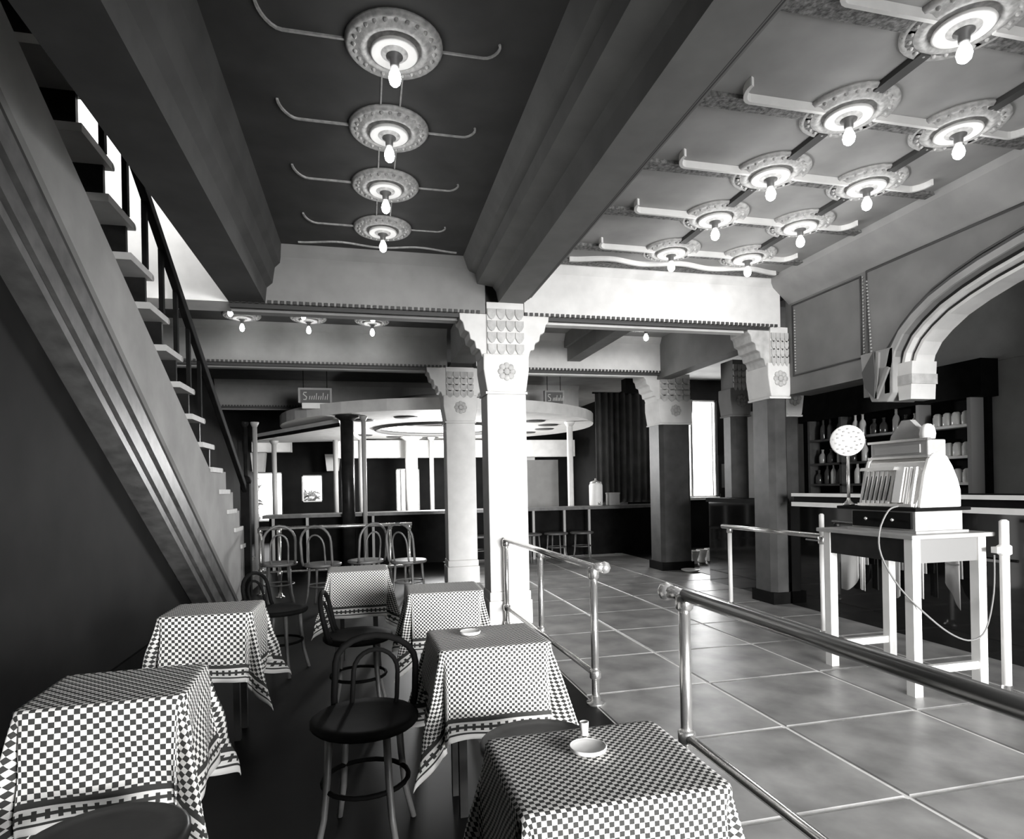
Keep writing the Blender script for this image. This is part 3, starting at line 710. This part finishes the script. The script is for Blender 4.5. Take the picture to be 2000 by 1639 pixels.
# register: side profile in x-z extruded along y; keys face -x
rg = thing('cash_register', 'ornate old cash register with bright rounded side and columns of keys', 'register', (3.26, 3.13, 1.075))
side = [(-.15, 0), (.15, 0), (.15, .10), (.13, .16), (.09, .24), (.06, .29), (.01, .315), (-.04, .305), (-.07, .27), (-.08, .2), (-.11, .1)]
obj('case', MB().prism(side, 'y', -.19, .22), 'nickel', rg, .006)
side2 = [(-.14, .0), (.155, .0), (.155, .10), (.135, .165), (.10, .24), (.06, .30), (.01, .325), (-.035, .318), (-.07, .285), (-.10, .2)]
obj('side_panel', MB().prism(side2, 'y', -.215, -.19), 'white_paint', rg, .006)
obj('side_panel', MB().prism(side2, 'y', .22, .245), 'white_paint', rg, .006)
me_key = MB().lathe([(.004, 0), (.004, .02), (.011, .022), (.011, .028), (.002, .03)], seg=8).mesh('key', 'white_paint')
# key columns (raised strips with keys)
for c in range(6):
    y = .18 - c * .036
    kc = obj('key_column', MB().prism([(-.165, .02), (-.15, .02), (-.105, .22), (-.12, .22)], 'y', y - .010, y + .010), 'white_paint', rg)
    obj('key_slot', MB().prism([(-.168, .04), (-.165, .04), (-.121, .20), (-.124, .20)], 'y', y - .003, y + .003), 'black_wood', kc)
obj('keyboard_frame', MB().prism([(-.16, .225), (-.10, .225), (-.10, .245), (-.15, .245)], 'y', -.05, .21).prism([(-.17, .005), (-.14, .005), (-.14, .022), (-.17, .022)], 'y', -.18, .22), 'nickel', rg)
obj('receipt_plate', MB().prism([(-.172, .03), (-.14, .03), (-.10, .24), (-.128, .24)], 'y', -.10, -.045), 'white_paint', rg)
obj('key_column', MB().prism([(-.165, .02), (-.15, .02), (-.105, .24), (-.12, .24)], 'y', -.135, -.12), 'white_paint', rg)
obj('key_column', MB().prism([(-.165, .02), (-.15, .02), (-.105, .24), (-.12, .24)], 'y', -.175, -.16), 'white_paint', rg)
# display hood
obj('display_hood', MB().box(-.06, .07, -.20, .22, .30, .40), 'grey_paint', rg, .008)
obj('display_window', MB().box(-.068, -.06, -.15, .18, .325, .375), 'frosted', rg)
obj('trim_strip', MB().box(-.075, -.05, -.21, .23, .395, .41).box(-.075, -.05, -.21, .23, .295, .31), 'nickel', rg)
obj('crest', MB().prism([(.10, .41), (-.14, .41), (-.13, .45), (-.08, .50), (-.05, .53), (.01, .53), (.04, .49), (.09, .44)], 'x', -.03, .01), 'grey_paint', rg)
obj('knob', MB().lathe([(.038, 0), (.042, .03), (.036, .065), (.02, .085), (.002, .09)], (-.03, -.17, .405), 16), 'white_paint', rg)
ds = thing('dial_disc', 'round white speckled dial on a short stem at the left of the register', 'dial', (3.12, 3.46, 1.077), .75)
obj('disc', MB().lathe([(.002, -.008), (.098, -.008), (.104, 0), (.098, .008), (.002, .008)], (0, 0, .43), 32, 'x'), 'white_paint', ds)
obj('stem', MB().tube([(.02, 0, 0), (.02, 0, .33)], .010, 8), 'nickel', ds)
obj('foot', MB().lathe([(.035, 0), (.035, .01), (.015, .03), (.01, .05)], (.02, 0, 0), 16), 'nickel', ds)
mk = MB()
for k in range(26):
    a = k * 2.4; r_ = .02 + .068 * math.sqrt(k / 26); mk.box(-.0105, -.008, r_ * math.cos(a) - .006, r_ * math.cos(a) + .006, .43 + r_ * math.sin(a) - .005, .43 + r_ * math.sin(a) + .005)
o = obj('dial_marks', mk, 'grey_paint', ds); o['kind'] = 'stuff'
# hanging cord
pts = [(3.05, 3.0, 1.085), (2.98, 3.0, 1.06), (2.925, 3.01, .94), (2.925, 3.0, .80), (2.97, 2.92, .62), (3.07, 2.82, .46), (3.2, 2.795, .36), (3.32, 2.785, .325), (3.42, 2.785, .38), (3.48, 2.785, .58), (3.49, 2.785, .80)]
def smooth(pts, k=4):
    P = [Vector(p) for p in pts]; out = []
    for i in range(len(P) - 1):
        p0, p1, p2, p3 = P[max(i - 1, 0)], P[i], P[i + 1], P[min(i + 2, len(P) - 1)]
        for j in range(k):
            t = j / k; out.append(.5 * ((2 * p1) + (-p0 + p2) * t + (2 * p0 - 5 * p1 + 4 * p2 - p3) * t * t + (-p0 + 3 * p1 - 3 * p2 + p3) * t ** 3))
    return out + [P[-1]]
tag(obj('rope', MB().tube(smooth(pts), .005, 6), 'cord'), 'slack rope drooping from the register to the white pipe post', 'rope')

# ================================================================== BAR AND BACK BAR
bar = thing('bar_counter', 'long dark glossy bar counter with two pale edge strips', 'counter', (4.3, 3, 0))
def BL(o): o.matrix_parent_inverse = Matrix.Translation(-Vector((4.3, 3, 0))); return o
BL(obj('front', MB().box(4.16, 4.20, .56, 5.38, .0, 1.0), 'glossy_black', bar))
BL(obj('body', MB().box(4.2, 4.5, .56, 5.22, 0.001, 1.0), 'black_wood', bar))
BL(obj('worktop', MB().box(4.06, 4.62, .56, 5.2, 1.03, 1.12), 'black_wood', bar))
BL(obj('edge_strip', MB().box(4.03, 4.06, .56, 5.2, 1.095, 1.125), 'white_paint', bar))
BL(obj('edge_strip', MB().box(4.03, 4.08, .56, 5.2, 1.0, 1.04), 'white_paint', bar))
BL(obj('towel_rail', MB().tube([(4.11, 3.2, .68), (4.11, 5.1, .68)], .010, 8), 'dark_pipe', bar))
for k, (ya, yb, zb, zb2, lab) in enumerate([(4.64, 4.44, .28, .40, 'wide pale towel, leftmost on the bar front behind the register table'), (4.43, 4.37, .31, .30, 'narrow white folded towel second from left on the bar front'), (4.15, 4.02, .37, .32, 'pale towel in the middle of the bar front behind the register table'), (3.87, 3.81, .34, .33, 'narrow white folded towel second from right on the bar front'), (3.63, 3.52, .48, .30, 'pale pointed towel, rightmost on the bar front behind the register table')]):
    tw = thing('bar_towel', lab, 'towel', (4.11, (ya + yb) / 2, .68), 0, 'towels on the bar front'); hw_ = (ya - yb) / 2; v = []; f = []; n_ = 10
    for i in range(n_ + 1):
        t_ = i / n_; yy = hw_ - 2 * hw_ * t_; dpx = .006 * math.sin(t_ * 9 + k)
        zl_ = (zb + (zb2 - zb) * t_ - .05 * math.sin(PI * t_) * (1 if k in (0, 2) else 0)) - .68
        v += [(-.014 + dpx, yy, zl_), (-.014, yy, .008), (.014, yy, .008), (.018, yy, -.16)]
    for i in range(n_):
        for q in range(3): f.append((4 * i + q, 4 * i + 4 + q, 4 * i + 5 + q, 4 * i + 1 + q))
    m = MB(); m.add(v, f, True); o = obj('cloth', m, 'white_paint' if k in (1, 3) else 'frosted', tw)
    o.modifiers.new('thickness', 'SOLIDIFY').thickness = .003
    obj('hem', MB().box(-.018, -.011, -hw_, hw_, -.06, -.05), 'apron_grey', tw)
bar2 = thing('bar_counter', 'dark glossy far bar front between the pilaster and the round dark pillar', 'counter', (4.3, 6.6, 0))
o = obj('front', MB().box(4.22, 4.26, 5.82, 7.0, 0, 1.0), 'glossy_black', bar2); o.matrix_parent_inverse = Matrix.Translation(-Vector((4.3, 6.6, 0)))
o = obj('worktop', MB().box(4.18, 4.48, 5.82, 7.0, 1.0, 1.05), 'black_wood', bar2); o.matrix_parent_inverse = Matrix.Translation(-Vector((4.3, 6.6, 0)))
bb = thing('back_bar', 'dark back bar cabinet with pale shelf edges holding bottles', 'shelf', (5.45, 5.5, 0))
def BB(o): o.matrix_parent_inverse = Matrix.Translation(-Vector((5.45, 5.5, 0))); return o
BB(obj('back', MB().box(5.55, 5.6, 4.46, 6.9, 0, 2.3), 'black_wood', bb))
BB(obj('base_cabinet', MB().box(5.2, 5.55, 4.46, 6.9, 0, 1.0), 'black_wood', bb))
BB(obj('cornice', MB().box(5.4, 5.6, 4.4, 6.9, 1.98, 2.32), 'black_wood', bb))
for y in (6.62, 6.1, 5.06, 4.52): BB(obj('upright', MB().box(5.40, 5.55, y - .018, y + .018, 1.0, 1.98), 'frosted' if y < 6 else 'stain_wood', bb))
SH = [1.20, 1.45, 1.74]
for z in SH:
    BB(obj('shelf', MB().box(5.40, 5.55, 4.54, 5.04, z - .025, z), 'white_paint', bb)); BB(obj('shelf', MB().box(5.40, 5.55, 5.08, 6.6, z - .025, z), 'stain_wood', bb))
prof_b = {'tall': [(.002, 0), (.034, 0), (.036, .01), (.036, .13), (.028, .16), (.013, .185), (.012, .235), (.015, .237), (.015, .25), (.002, .25)],
          'short': [(.002, 0), (.04, 0), (.043, .012), (.043, .08), (.034, .105), (.014, .125), (.013, .155), (.017, .158), (.017, .17), (.002, .17)],
          'jar': [(.002, 0), (.04, 0), (.042, .01), (.042, .09), (.036, .10), (.036, .115), (.02, .13), (.002, .132)]}
BOT = {}
def bottle(kind, m, x, y, z, label, group):
    if (kind, m) not in BOT: BOT[(kind, m)] = MB().lathe(prof_b[kind], seg=12).mesh('bottle', m)
    o = link('bottle', BOT[(kind, m)], None, (x, y, z)); tag(o, label, 'bottle', group)
    if kind == 'jar': o.name = 'jar'; o['category'] = 'jar'
snames = ['lowest', 'middle', 'upper']
ORD = ['first', 'second', 'third', 'fourth', 'fifth', 'sixth', 'seventh', 'eighth', 'ninth', 'tenth']
for si, z in enumerate(SH):
    for bay, ya, yb, lo, hi, kinds, tones in (('right', 4.60, 5.0, .088, .11, ['short', 'jar', 'tall'] if si == 2 else ['jar', 'jar', 'short'], ['bottle_pale']),
                                       ('middle', 5.15, 6.05, .1, .17, ['tall', 'short'], ['bottle_pale', 'bottle_mid', 'bottle_dark']),
                                       ('left', 6.18, 6.56, .1, .16, ['tall', 'short'], ['bottle_mid', 'bottle_dark', 'bottle_pale'])):
        y = ya; items = []
        while y < yb:
            items.append((y, random.choice(kinds), random.choice(tones))); y += random.uniform(lo, hi)
        items.reverse()
        for q, (y, k, m_) in enumerate(items):
            lab = '%s %s, %s from left, %s shelf, %s back bar bay' % ({'bottle_pale': 'pale', 'bottle_mid': 'grey', 'bottle_dark': 'dark'}[m_], {'short': 'squat bottle', 'jar': 'jar', 'tall': 'tall bottle'}[k], ORD[q], snames[si], bay)
            bottle(k, m_, 5.47, y, z, lab, 'bottles in the %s back bar bay' % bay)

# ================================================================== BACK ROOM: COUNTER, ROUND CANOPY, CURTAINS, SIGNS
ct = thing('canopy_counter', 'long dark counter under the round white canopy at the back', 'counter', (1.3, 10.2, 0))
def CT(o): o.matrix_parent_inverse = Matrix.Translation(-Vector((1.3, 10.2, 0))); return o
CT(obj('worktop', MB().box(-1.55, 4.3, 10.0, 10.5, .82, .87), 'stain_wood', ct))
CT(obj('worktop', MB().prism([(4.3, 10.0), (5.6, 10.3), (5.6, 10.7), (4.3, 10.5)], 'z', .82, .87), 'stain_wood', ct))
CT(obj('front', MB().box(-1.5, 5.4, 10.32, 10.36, 0, .82), 'black_wood', ct))
for x in (-1.4, -.9, .1, 1.6, 2.05, 2.4, 2.75, 3.3, 3.75): CT(obj('post', MB().box(x - .02, x + .02, 10.04, 10.08, 0, .82), 'frosted', ct))
cn = thing('round_canopy', 'round white canopy with recessed bright dome over the back counter', 'canopy', (1.45, 12.0, 2.4))
R = 2.95
ring = [(1.25, 0), (1.25, .0), (R, 0), (R, .22), (1.25, .22)]
v = []; f = []; seg = 48
for r_, h in ((1.25, .16), (1.25, 0), (R, 0), (R, .18), (1.25, .18)):
    for k in range(seg): v.append((r_ * math.cos(2 * PI * k / seg), r_ * math.sin(2 * PI * k / seg), h))
for i in range(4):
    for k in range(seg): k2 = (k + 1) % seg; f.append((i * seg + k, i * seg + k2, (i + 1) * seg + k2, (i + 1) * seg + k))
m = MB(); m.add(v, f); obj('slab', m, 'white_plaster', cn)
obj('dome', MB().lathe([(1.25, .22), (1.1, .42), (.8, .56), (.4, .62), (.01, .63)], seg=40), 'white_plaster', cn)
obj('dome_rim', MB().tube([(1.25 * math.cos(2 * PI * k / 40), 1.25 * math.sin(2 * PI * k / 40), -.01) for k in range(40)], .04, 8, True), 'moulding_dark', cn)
for k in range(16):
    a = 2 * PI * k / 16; obj('boss', MB().lathe([(.20, 0), (.18, -.015), (.02, -.02)], (2.1 * math.cos(a), 2.1 * math.sin(a), 0), 16), 'moulding_dark', cn)
l = bpy.data.lights.new('canopy_fill_light', 'POINT'); l.energy = 300; l.shadow_soft_size = .3  # added point lamp without a fixture, brightens the canopy underside
o = bpy.data.objects.new('canopy_fill_light', l); COL.objects.link(o); o.parent = cn; o.location = (0, 0, -.5)
lc = thing('side_canopy', 'flat grey canopy wing at the left of the round canopy', 'canopy', (-1, 11.5, 2.3))
obj('slab', MB().prism([(.6, -1.35), (.9, 2.2), (-1.4, 3.0), (-1.1, 1.5)], 'z', 0, .08), 'white_plaster', lc)
obj('fascia', MB().obox((.6, -1.35, -.02), (-1.1, 1.5, -.02), .03, .06), 'dark_wood', lc)
for i, (x, y, r_, m_, zt2, l) in enumerate([(-1.62, 9.92, .035, 'frosted', 2.3, 'leftmost thin post holding the side canopy'), (-1.75, 9.9, .03, 'dark_wood', 2.3, 'dark thin post paired with the leftmost canopy post'), (-.27, 9.88, .10, 'dark_wood', 2.4, 'thick dark post at the corner of the round canopy'), (-.02, 9.92, .035, 'frosted', 2.4, 'pale slim pipe beside the thick dark canopy post'),
        (-1.85, 13.6, .05, 'frosted', 2.3, 'thin far post second from the left under the canopy'), (-.62, 13.6, .05, 'frosted', 2.4, 'thin far post with small capital left of the thick dark post'), (-.1, 13.6, .05, 'frosted', 2.4, 'thin far post just right of the thick dark post'), (1.45, 13.9, .05, 'frosted', 2.4, 'thin far post near the barred window'), (1.0, 13.9, .14, 'white_plaster', 2.4, 'broad white far post beside the barred window'), (3.62, 10.62, .055, 'white_plaster', 2.4, 'white post rising beside the dark curtains')]):
    t = thing('canopy_post', l, 'post', (x, y, 0), 0, 'posts under the canopy')
    zt2 -= .008
    obj('shaft', MB().lathe([(r_, 0), (r_, zt2 - .08)], (0, 0, 0), 12), m_, t)
    obj('capital', MB().lathe([(r_, 0), (r_ * 1.8, .06), (r_ * 1.8, .08)], (0, 0, zt2 - .08), 12), m_, t)
# bright arcade lintels behind the canopy
struct('trim_19', MB().box(-.6, 5.0, 14.3, 14.6, 1.95, 2.35).box(-2.4, -1.6, 14.3, 14.6, 2.1, 2.35), 'white_plaster', 'white lintel behind the round canopy', 'trim')
for i, (x0, x1, z0, z1, l) in enumerate([(-2.62, -2.30, 1.7, 2.15, 'left'), (-.95, -.6, 1.7, 2.1, 'middle'), (4.0, 4.3, 1.6, 2.2, 'right')]):
    struct('trim_%d' % (20 + i), MB().prism([(x0, z1), (x1, z1), (x1 - .04, z0), (x0 + .04, z0)], 'y', 15.4, 15.7), 'white_plaster', 'pale capital block on the %s pier of the far arcade' % l, 'trim')
# curtains
def curtain(x0, x1, y, z0, z1, label, folds):
    v = []; f = []; n_ = folds * 8
    for i in range(n_ + 1):
        t = i / n_; x = x0 + (x1 - x0) * t; yy = y + .05 * math.sin(2 * PI * folds * t) + .02 * math.sin(2 * PI * folds * .37 * t)
        v += [(x, yy, z0), (x, yy, z1)]
    for i in range(n_): f.append((2 * i, 2 * i + 2, 2 * i + 3, 2 * i + 1))
    m = MB(); m.add(v, f, True)
    t = thing('curtain', label, 'curtain', ((x0 + x1) / 2, y, 0), 0, 'dark curtains')
    o = obj('drape', m, 'curtain', t); o.matrix_parent_inverse = Matrix.Translation(-Vector(((x0 + x1) / 2, y, 0)))
    s = o.modifiers.new('thickness', 'SOLIDIFY'); s.thickness = .01
    o = obj('curtain_rod', MB().tube([(x0 - .05, y, z1), (x1 + .05, y, z1)], .018, 8), 'dark_wood', t); o.matrix_parent_inverse = Matrix.Translation(-Vector(((x0 + x1) / 2, y, 0)))
curtain(4.17, 4.75, 10.75, .9, 2.95, 'dark heavy curtain hanging beside the white post', 5)
curtain(4.78, 5.35, 10.8, .9, 2.95, 'dark curtain just left of the round dark pillar', 4)
# back panels seen between the pillar and the white post
struct('wall_back_panel', MB().box(2.3, 3.7, 11.6, 11.7, .8, 1.75), 'grey_plaster', 'grey panel behind the counter between the white pillar and the white post', 'wall')
# urn, boxes on the counter
u = thing('coffee_urn', 'white cylindrical urn standing on the back counter beside the curtains', 'urn', (3.98, 10.3, .87))
obj('body', MB().lathe([(.11, 0), (.12, .02), (.12, .36), (.10, .40)], (0, 0, 0), 20), 'white_paint', u)
obj('lid', MB().lathe([(.11, .40), (.09, .43), (.02, .45), (.02, .48), (.002, .49)], (0, 0, 0), 20), 'nickel', u)
obj('tap', MB().tube([(0, -.12, .06), (0, -.18, .06), (0, -.18, .02)], .012, 8), 'nickel', u)
bx = thing('tin_box', 'grey tin box on the back counter right of the urn', 'box', (4.3, 10.3, .87))
obj('box', MB().box(-.10, .10, -.08, .08, 0, .2), 'frosted', bx, .006); obj('lid', MB().box(-.105, .105, -.085, .085, .2, .225), 'grey_paint', bx)
# hanging signs (script is not legible in the photograph: an S and a run of strokes)
def hanging_sign(x, y, z, wd, ht, label):
    t = thing('hanging_sign', label, 'sign', (x, y, z), 0, 'hanging signs')
    bd = obj('board', MB().box(-wd / 2, wd / 2, -.03, .03, 0, ht), 'sign_face', t)
    fr = MB(); b_ = .03
    fr.box(-wd / 2 - b_, wd / 2 + b_, -.04, .04, ht, ht + b_).box(-wd / 2 - b_, -wd / 2, -.04, .04, 0, ht).box(wd / 2, wd / 2 + b_, -.04, .04, 0, ht); obj('frame', fr, 'frosted', t)
    obj('lower_panel', MB().box(-wd / 2 + .02, wd / 2 + b_, -.045, .035, -.09, 0), 'white_paint', t, .008)
    s = MB(); x0 = -wd * .40; h = ht * .55; zb = ht * .25
    s.tube([(x0 + .05, -.034, zb + h), (x0 + .01, -.034, zb + h), (x0, -.034, zb + h * .75), (x0 + .05, -.034, zb + h * .35), (x0 + .04, -.034, zb), (x0, -.034, zb)], .008, 5)
    hs = [.5, .5, .55, .9, .5, .5, .95, .5, .8]
    for k, q in enumerate(hs): s.obox((x0 + .09 + k * wd * .075, -.034, zb), (x0 + .10 + k * wd * .075, -.034, zb + h * q), .008, .014, (0, 1, 0))
    obj('lettering', s, 'sign_letter', bd)
    for sx in (-1, 1): obj('hanger', MB().tube([(sx * wd * .4, 0, ht), (sx * wd * .4, 0, ZC - z)], .006, 6), 'dark_wood', t)
hanging_sign(-.74, 10.0, 2.60, .44, .20, 'small framed sign hanging before the far beam on the left')
hanging_sign(3.25, 10.35, 2.68, .30, .20, 'small framed sign hanging right of the nearest white pillar')
struct('trim_23', MB().lathe([(.95, 0), (.95, -.04), (.85, -.05), (.80, -.02), (.01, -.02)], (-.74, 9.6, ZC), 36), 'moulding_dark', 'dark round ceiling rose above the left hanging sign', 'trim')
# things on the floor at the end of the aisle
d = thing('enamel_dish', 'flat white oval dish on the floor at the foot of the round dark pillar', 'dish', (4.40, 7.80, 0))
obj('dish', MB().lathe([(.08, 0), (.11, .012), (.13, .03), (.125, .032), (.10, .016), (.002, .012)], seg=24), 'white_paint', d)
obj('rim', MB().tube([(.128 * math.cos(2 * PI * k / 24), .128 * math.sin(2 * PI * k / 24), .031) for k in range(24)], .004, 6, True), 'white_paint', d)
for i, (x, y, l) in enumerate([(4.86, 8.5, 'left'), (5.05, 8.6, 'middle'), (5.25, 8.7, 'right')]):
    t = thing('floor_vase', '%s of three small pale vases on the floor right of the round dark pillar' % l, 'vase', (x, y, 0), 0, 'pale floor vases')
    obj('body', MB().lathe([(.05, 0), (.06, .02), (.045, .06), (.07, .14), (.085, .2), (.08, .2), (.05, .13)], seg=16), 'white_paint', t)
    obj('rim', MB().tube([(.083 * math.cos(2 * PI * k / 18), .083 * math.sin(2 * PI * k / 18), .2) for k in range(18)], .006, 6, True), 'white_paint', t)
mt_ = thing('bounce_mat', 'unseen dark ribbed mat added to cut light bounce near the entrance', 'mat', (2.6, -.2, 0))  # unseen mat added to weaken floor bounce onto the near ceiling
obj('sheet', MB().box(-1.25, 1.45, -1.3, 1.3, .001, .012), 'bounce_mat_dark', mt_)
rb = MB()
for k in range(40): rb.box(-1.22, 1.42, -1.27 + k * .065, -1.24 + k * .065, .012, .016)
o = obj('ribs', rb, 'bounce_mat_dark', mt_); o['kind'] = 'stuff'
lb = thing('light_box', 'white boxy light shade hanging between the two dark pillars', 'lamp', (6.05, 8.9, 1.98))
obj('shade', MB().prism([(-.22, 0), (.22, 0), (.20, .26), (-.20, .26)], 'y', -.12, .12), 'white_paint', lb, .006)
obj('lower_rim', MB().box(-.23, .23, -.13, .13, -.05, -.01), 'frosted', lb)
obj('rod', MB().tube([(0, 0, .26), (0, 0, ZC - 1.98)], .012, 8), 'dark_wood', lb)
pt = thing('pedestal_table', 'small pale pedestal table between the two dark pillars', 'table', (5.9, 8.7, 0))
obj('tabletop', MB().lathe([(.002, 0), (.15, 0), (.16, .015), (.15, .03), (.002, .03)], (0, 0, .86), 20), 'white_paint', pt)
obj('column', MB().lathe([(.03, .04), (.045, .2), (.03, .5), (.035, .86)], (0, 0, 0), 12), 'white_paint', pt)
obj('base', MB().lathe([(.15, 0), (.15, .02), (.05, .05)], (0, 0, 0), 16), 'white_paint', pt)
nb = thing('notice_board', 'dark board with two pale notices between the two dark pillars', 'board', (6.15, 9.3, 1.15))
obj('board', MB().box(-.35, .35, -.015, .015, -.1, .55), 'dark_wood', nb)
obj('notice', MB().box(-.3, -.08, -.02, -.015, 0, .40), 'apron_grey', nb); obj('notice', MB().box(.02, .22, -.02, -.015, .05, .42), 'white_paint', nb)
for sx in (-.3, .3): obj('leg', MB().box(sx - .02, sx + .02, -.015, .015, -1.15, -.1), 'dark_wood', nb)
# stools under the canopy counter
for i, x in enumerate([1.75, 2.2, 2.6, 3.05, 3.5]):
    seat_thing('bentwood_stool', x, 9.75, i * .3, '%s round stool standing at the canopy counter right of the white pillar' % ['first', 'second', 'third', 'fourth', 'fifth'][i], 'counter stools', 'stain_wood', 1.05)
# garden shrubs seen through the windows
def shrub(x, y, h, r_, label, seed):
    rnd = random.Random(seed); m = MB()
    for k in range(220):
        a = rnd.uniform(0, 2 * PI); zz = rnd.uniform(.25, 1) * h; rr = r_ * math.sqrt(rnd.random()) * (1.1 - .5 * abs(zz / h - .55))
        c = Vector((rr * math.cos(a), rr * math.sin(a), zz)); d1 = Vector((rnd.uniform(-1, 1), rnd.uniform(-1, 1), rnd.uniform(-.6, .6))).normalized() * .14; d2 = d1.orthogonal().normalized() * .04
        m.add([c - d1, c + d2, c + d1, c - d2], [(0, 1, 2, 3)])
    t = thing('garden_shrub', label, 'shrub', (x, y, -.05), 0, 'garden shrubs')
    o = obj('foliage', m, 'foliage', t); o['kind'] = 'stuff'
    obj('stem', MB().tube([(0, 0, 0), (.03, .02, h * .5), (0, 0, h * .8)], [.04, .03, .015], 8), 'dark_wood', t)
shrub(-3.3, 18.2, 1.7, .45, 'leafy shrub outside the far left garden window', 3)
shrub(-1.6, 17.6, 1.25, .35, 'small leafy shrub outside the second garden window', 4)
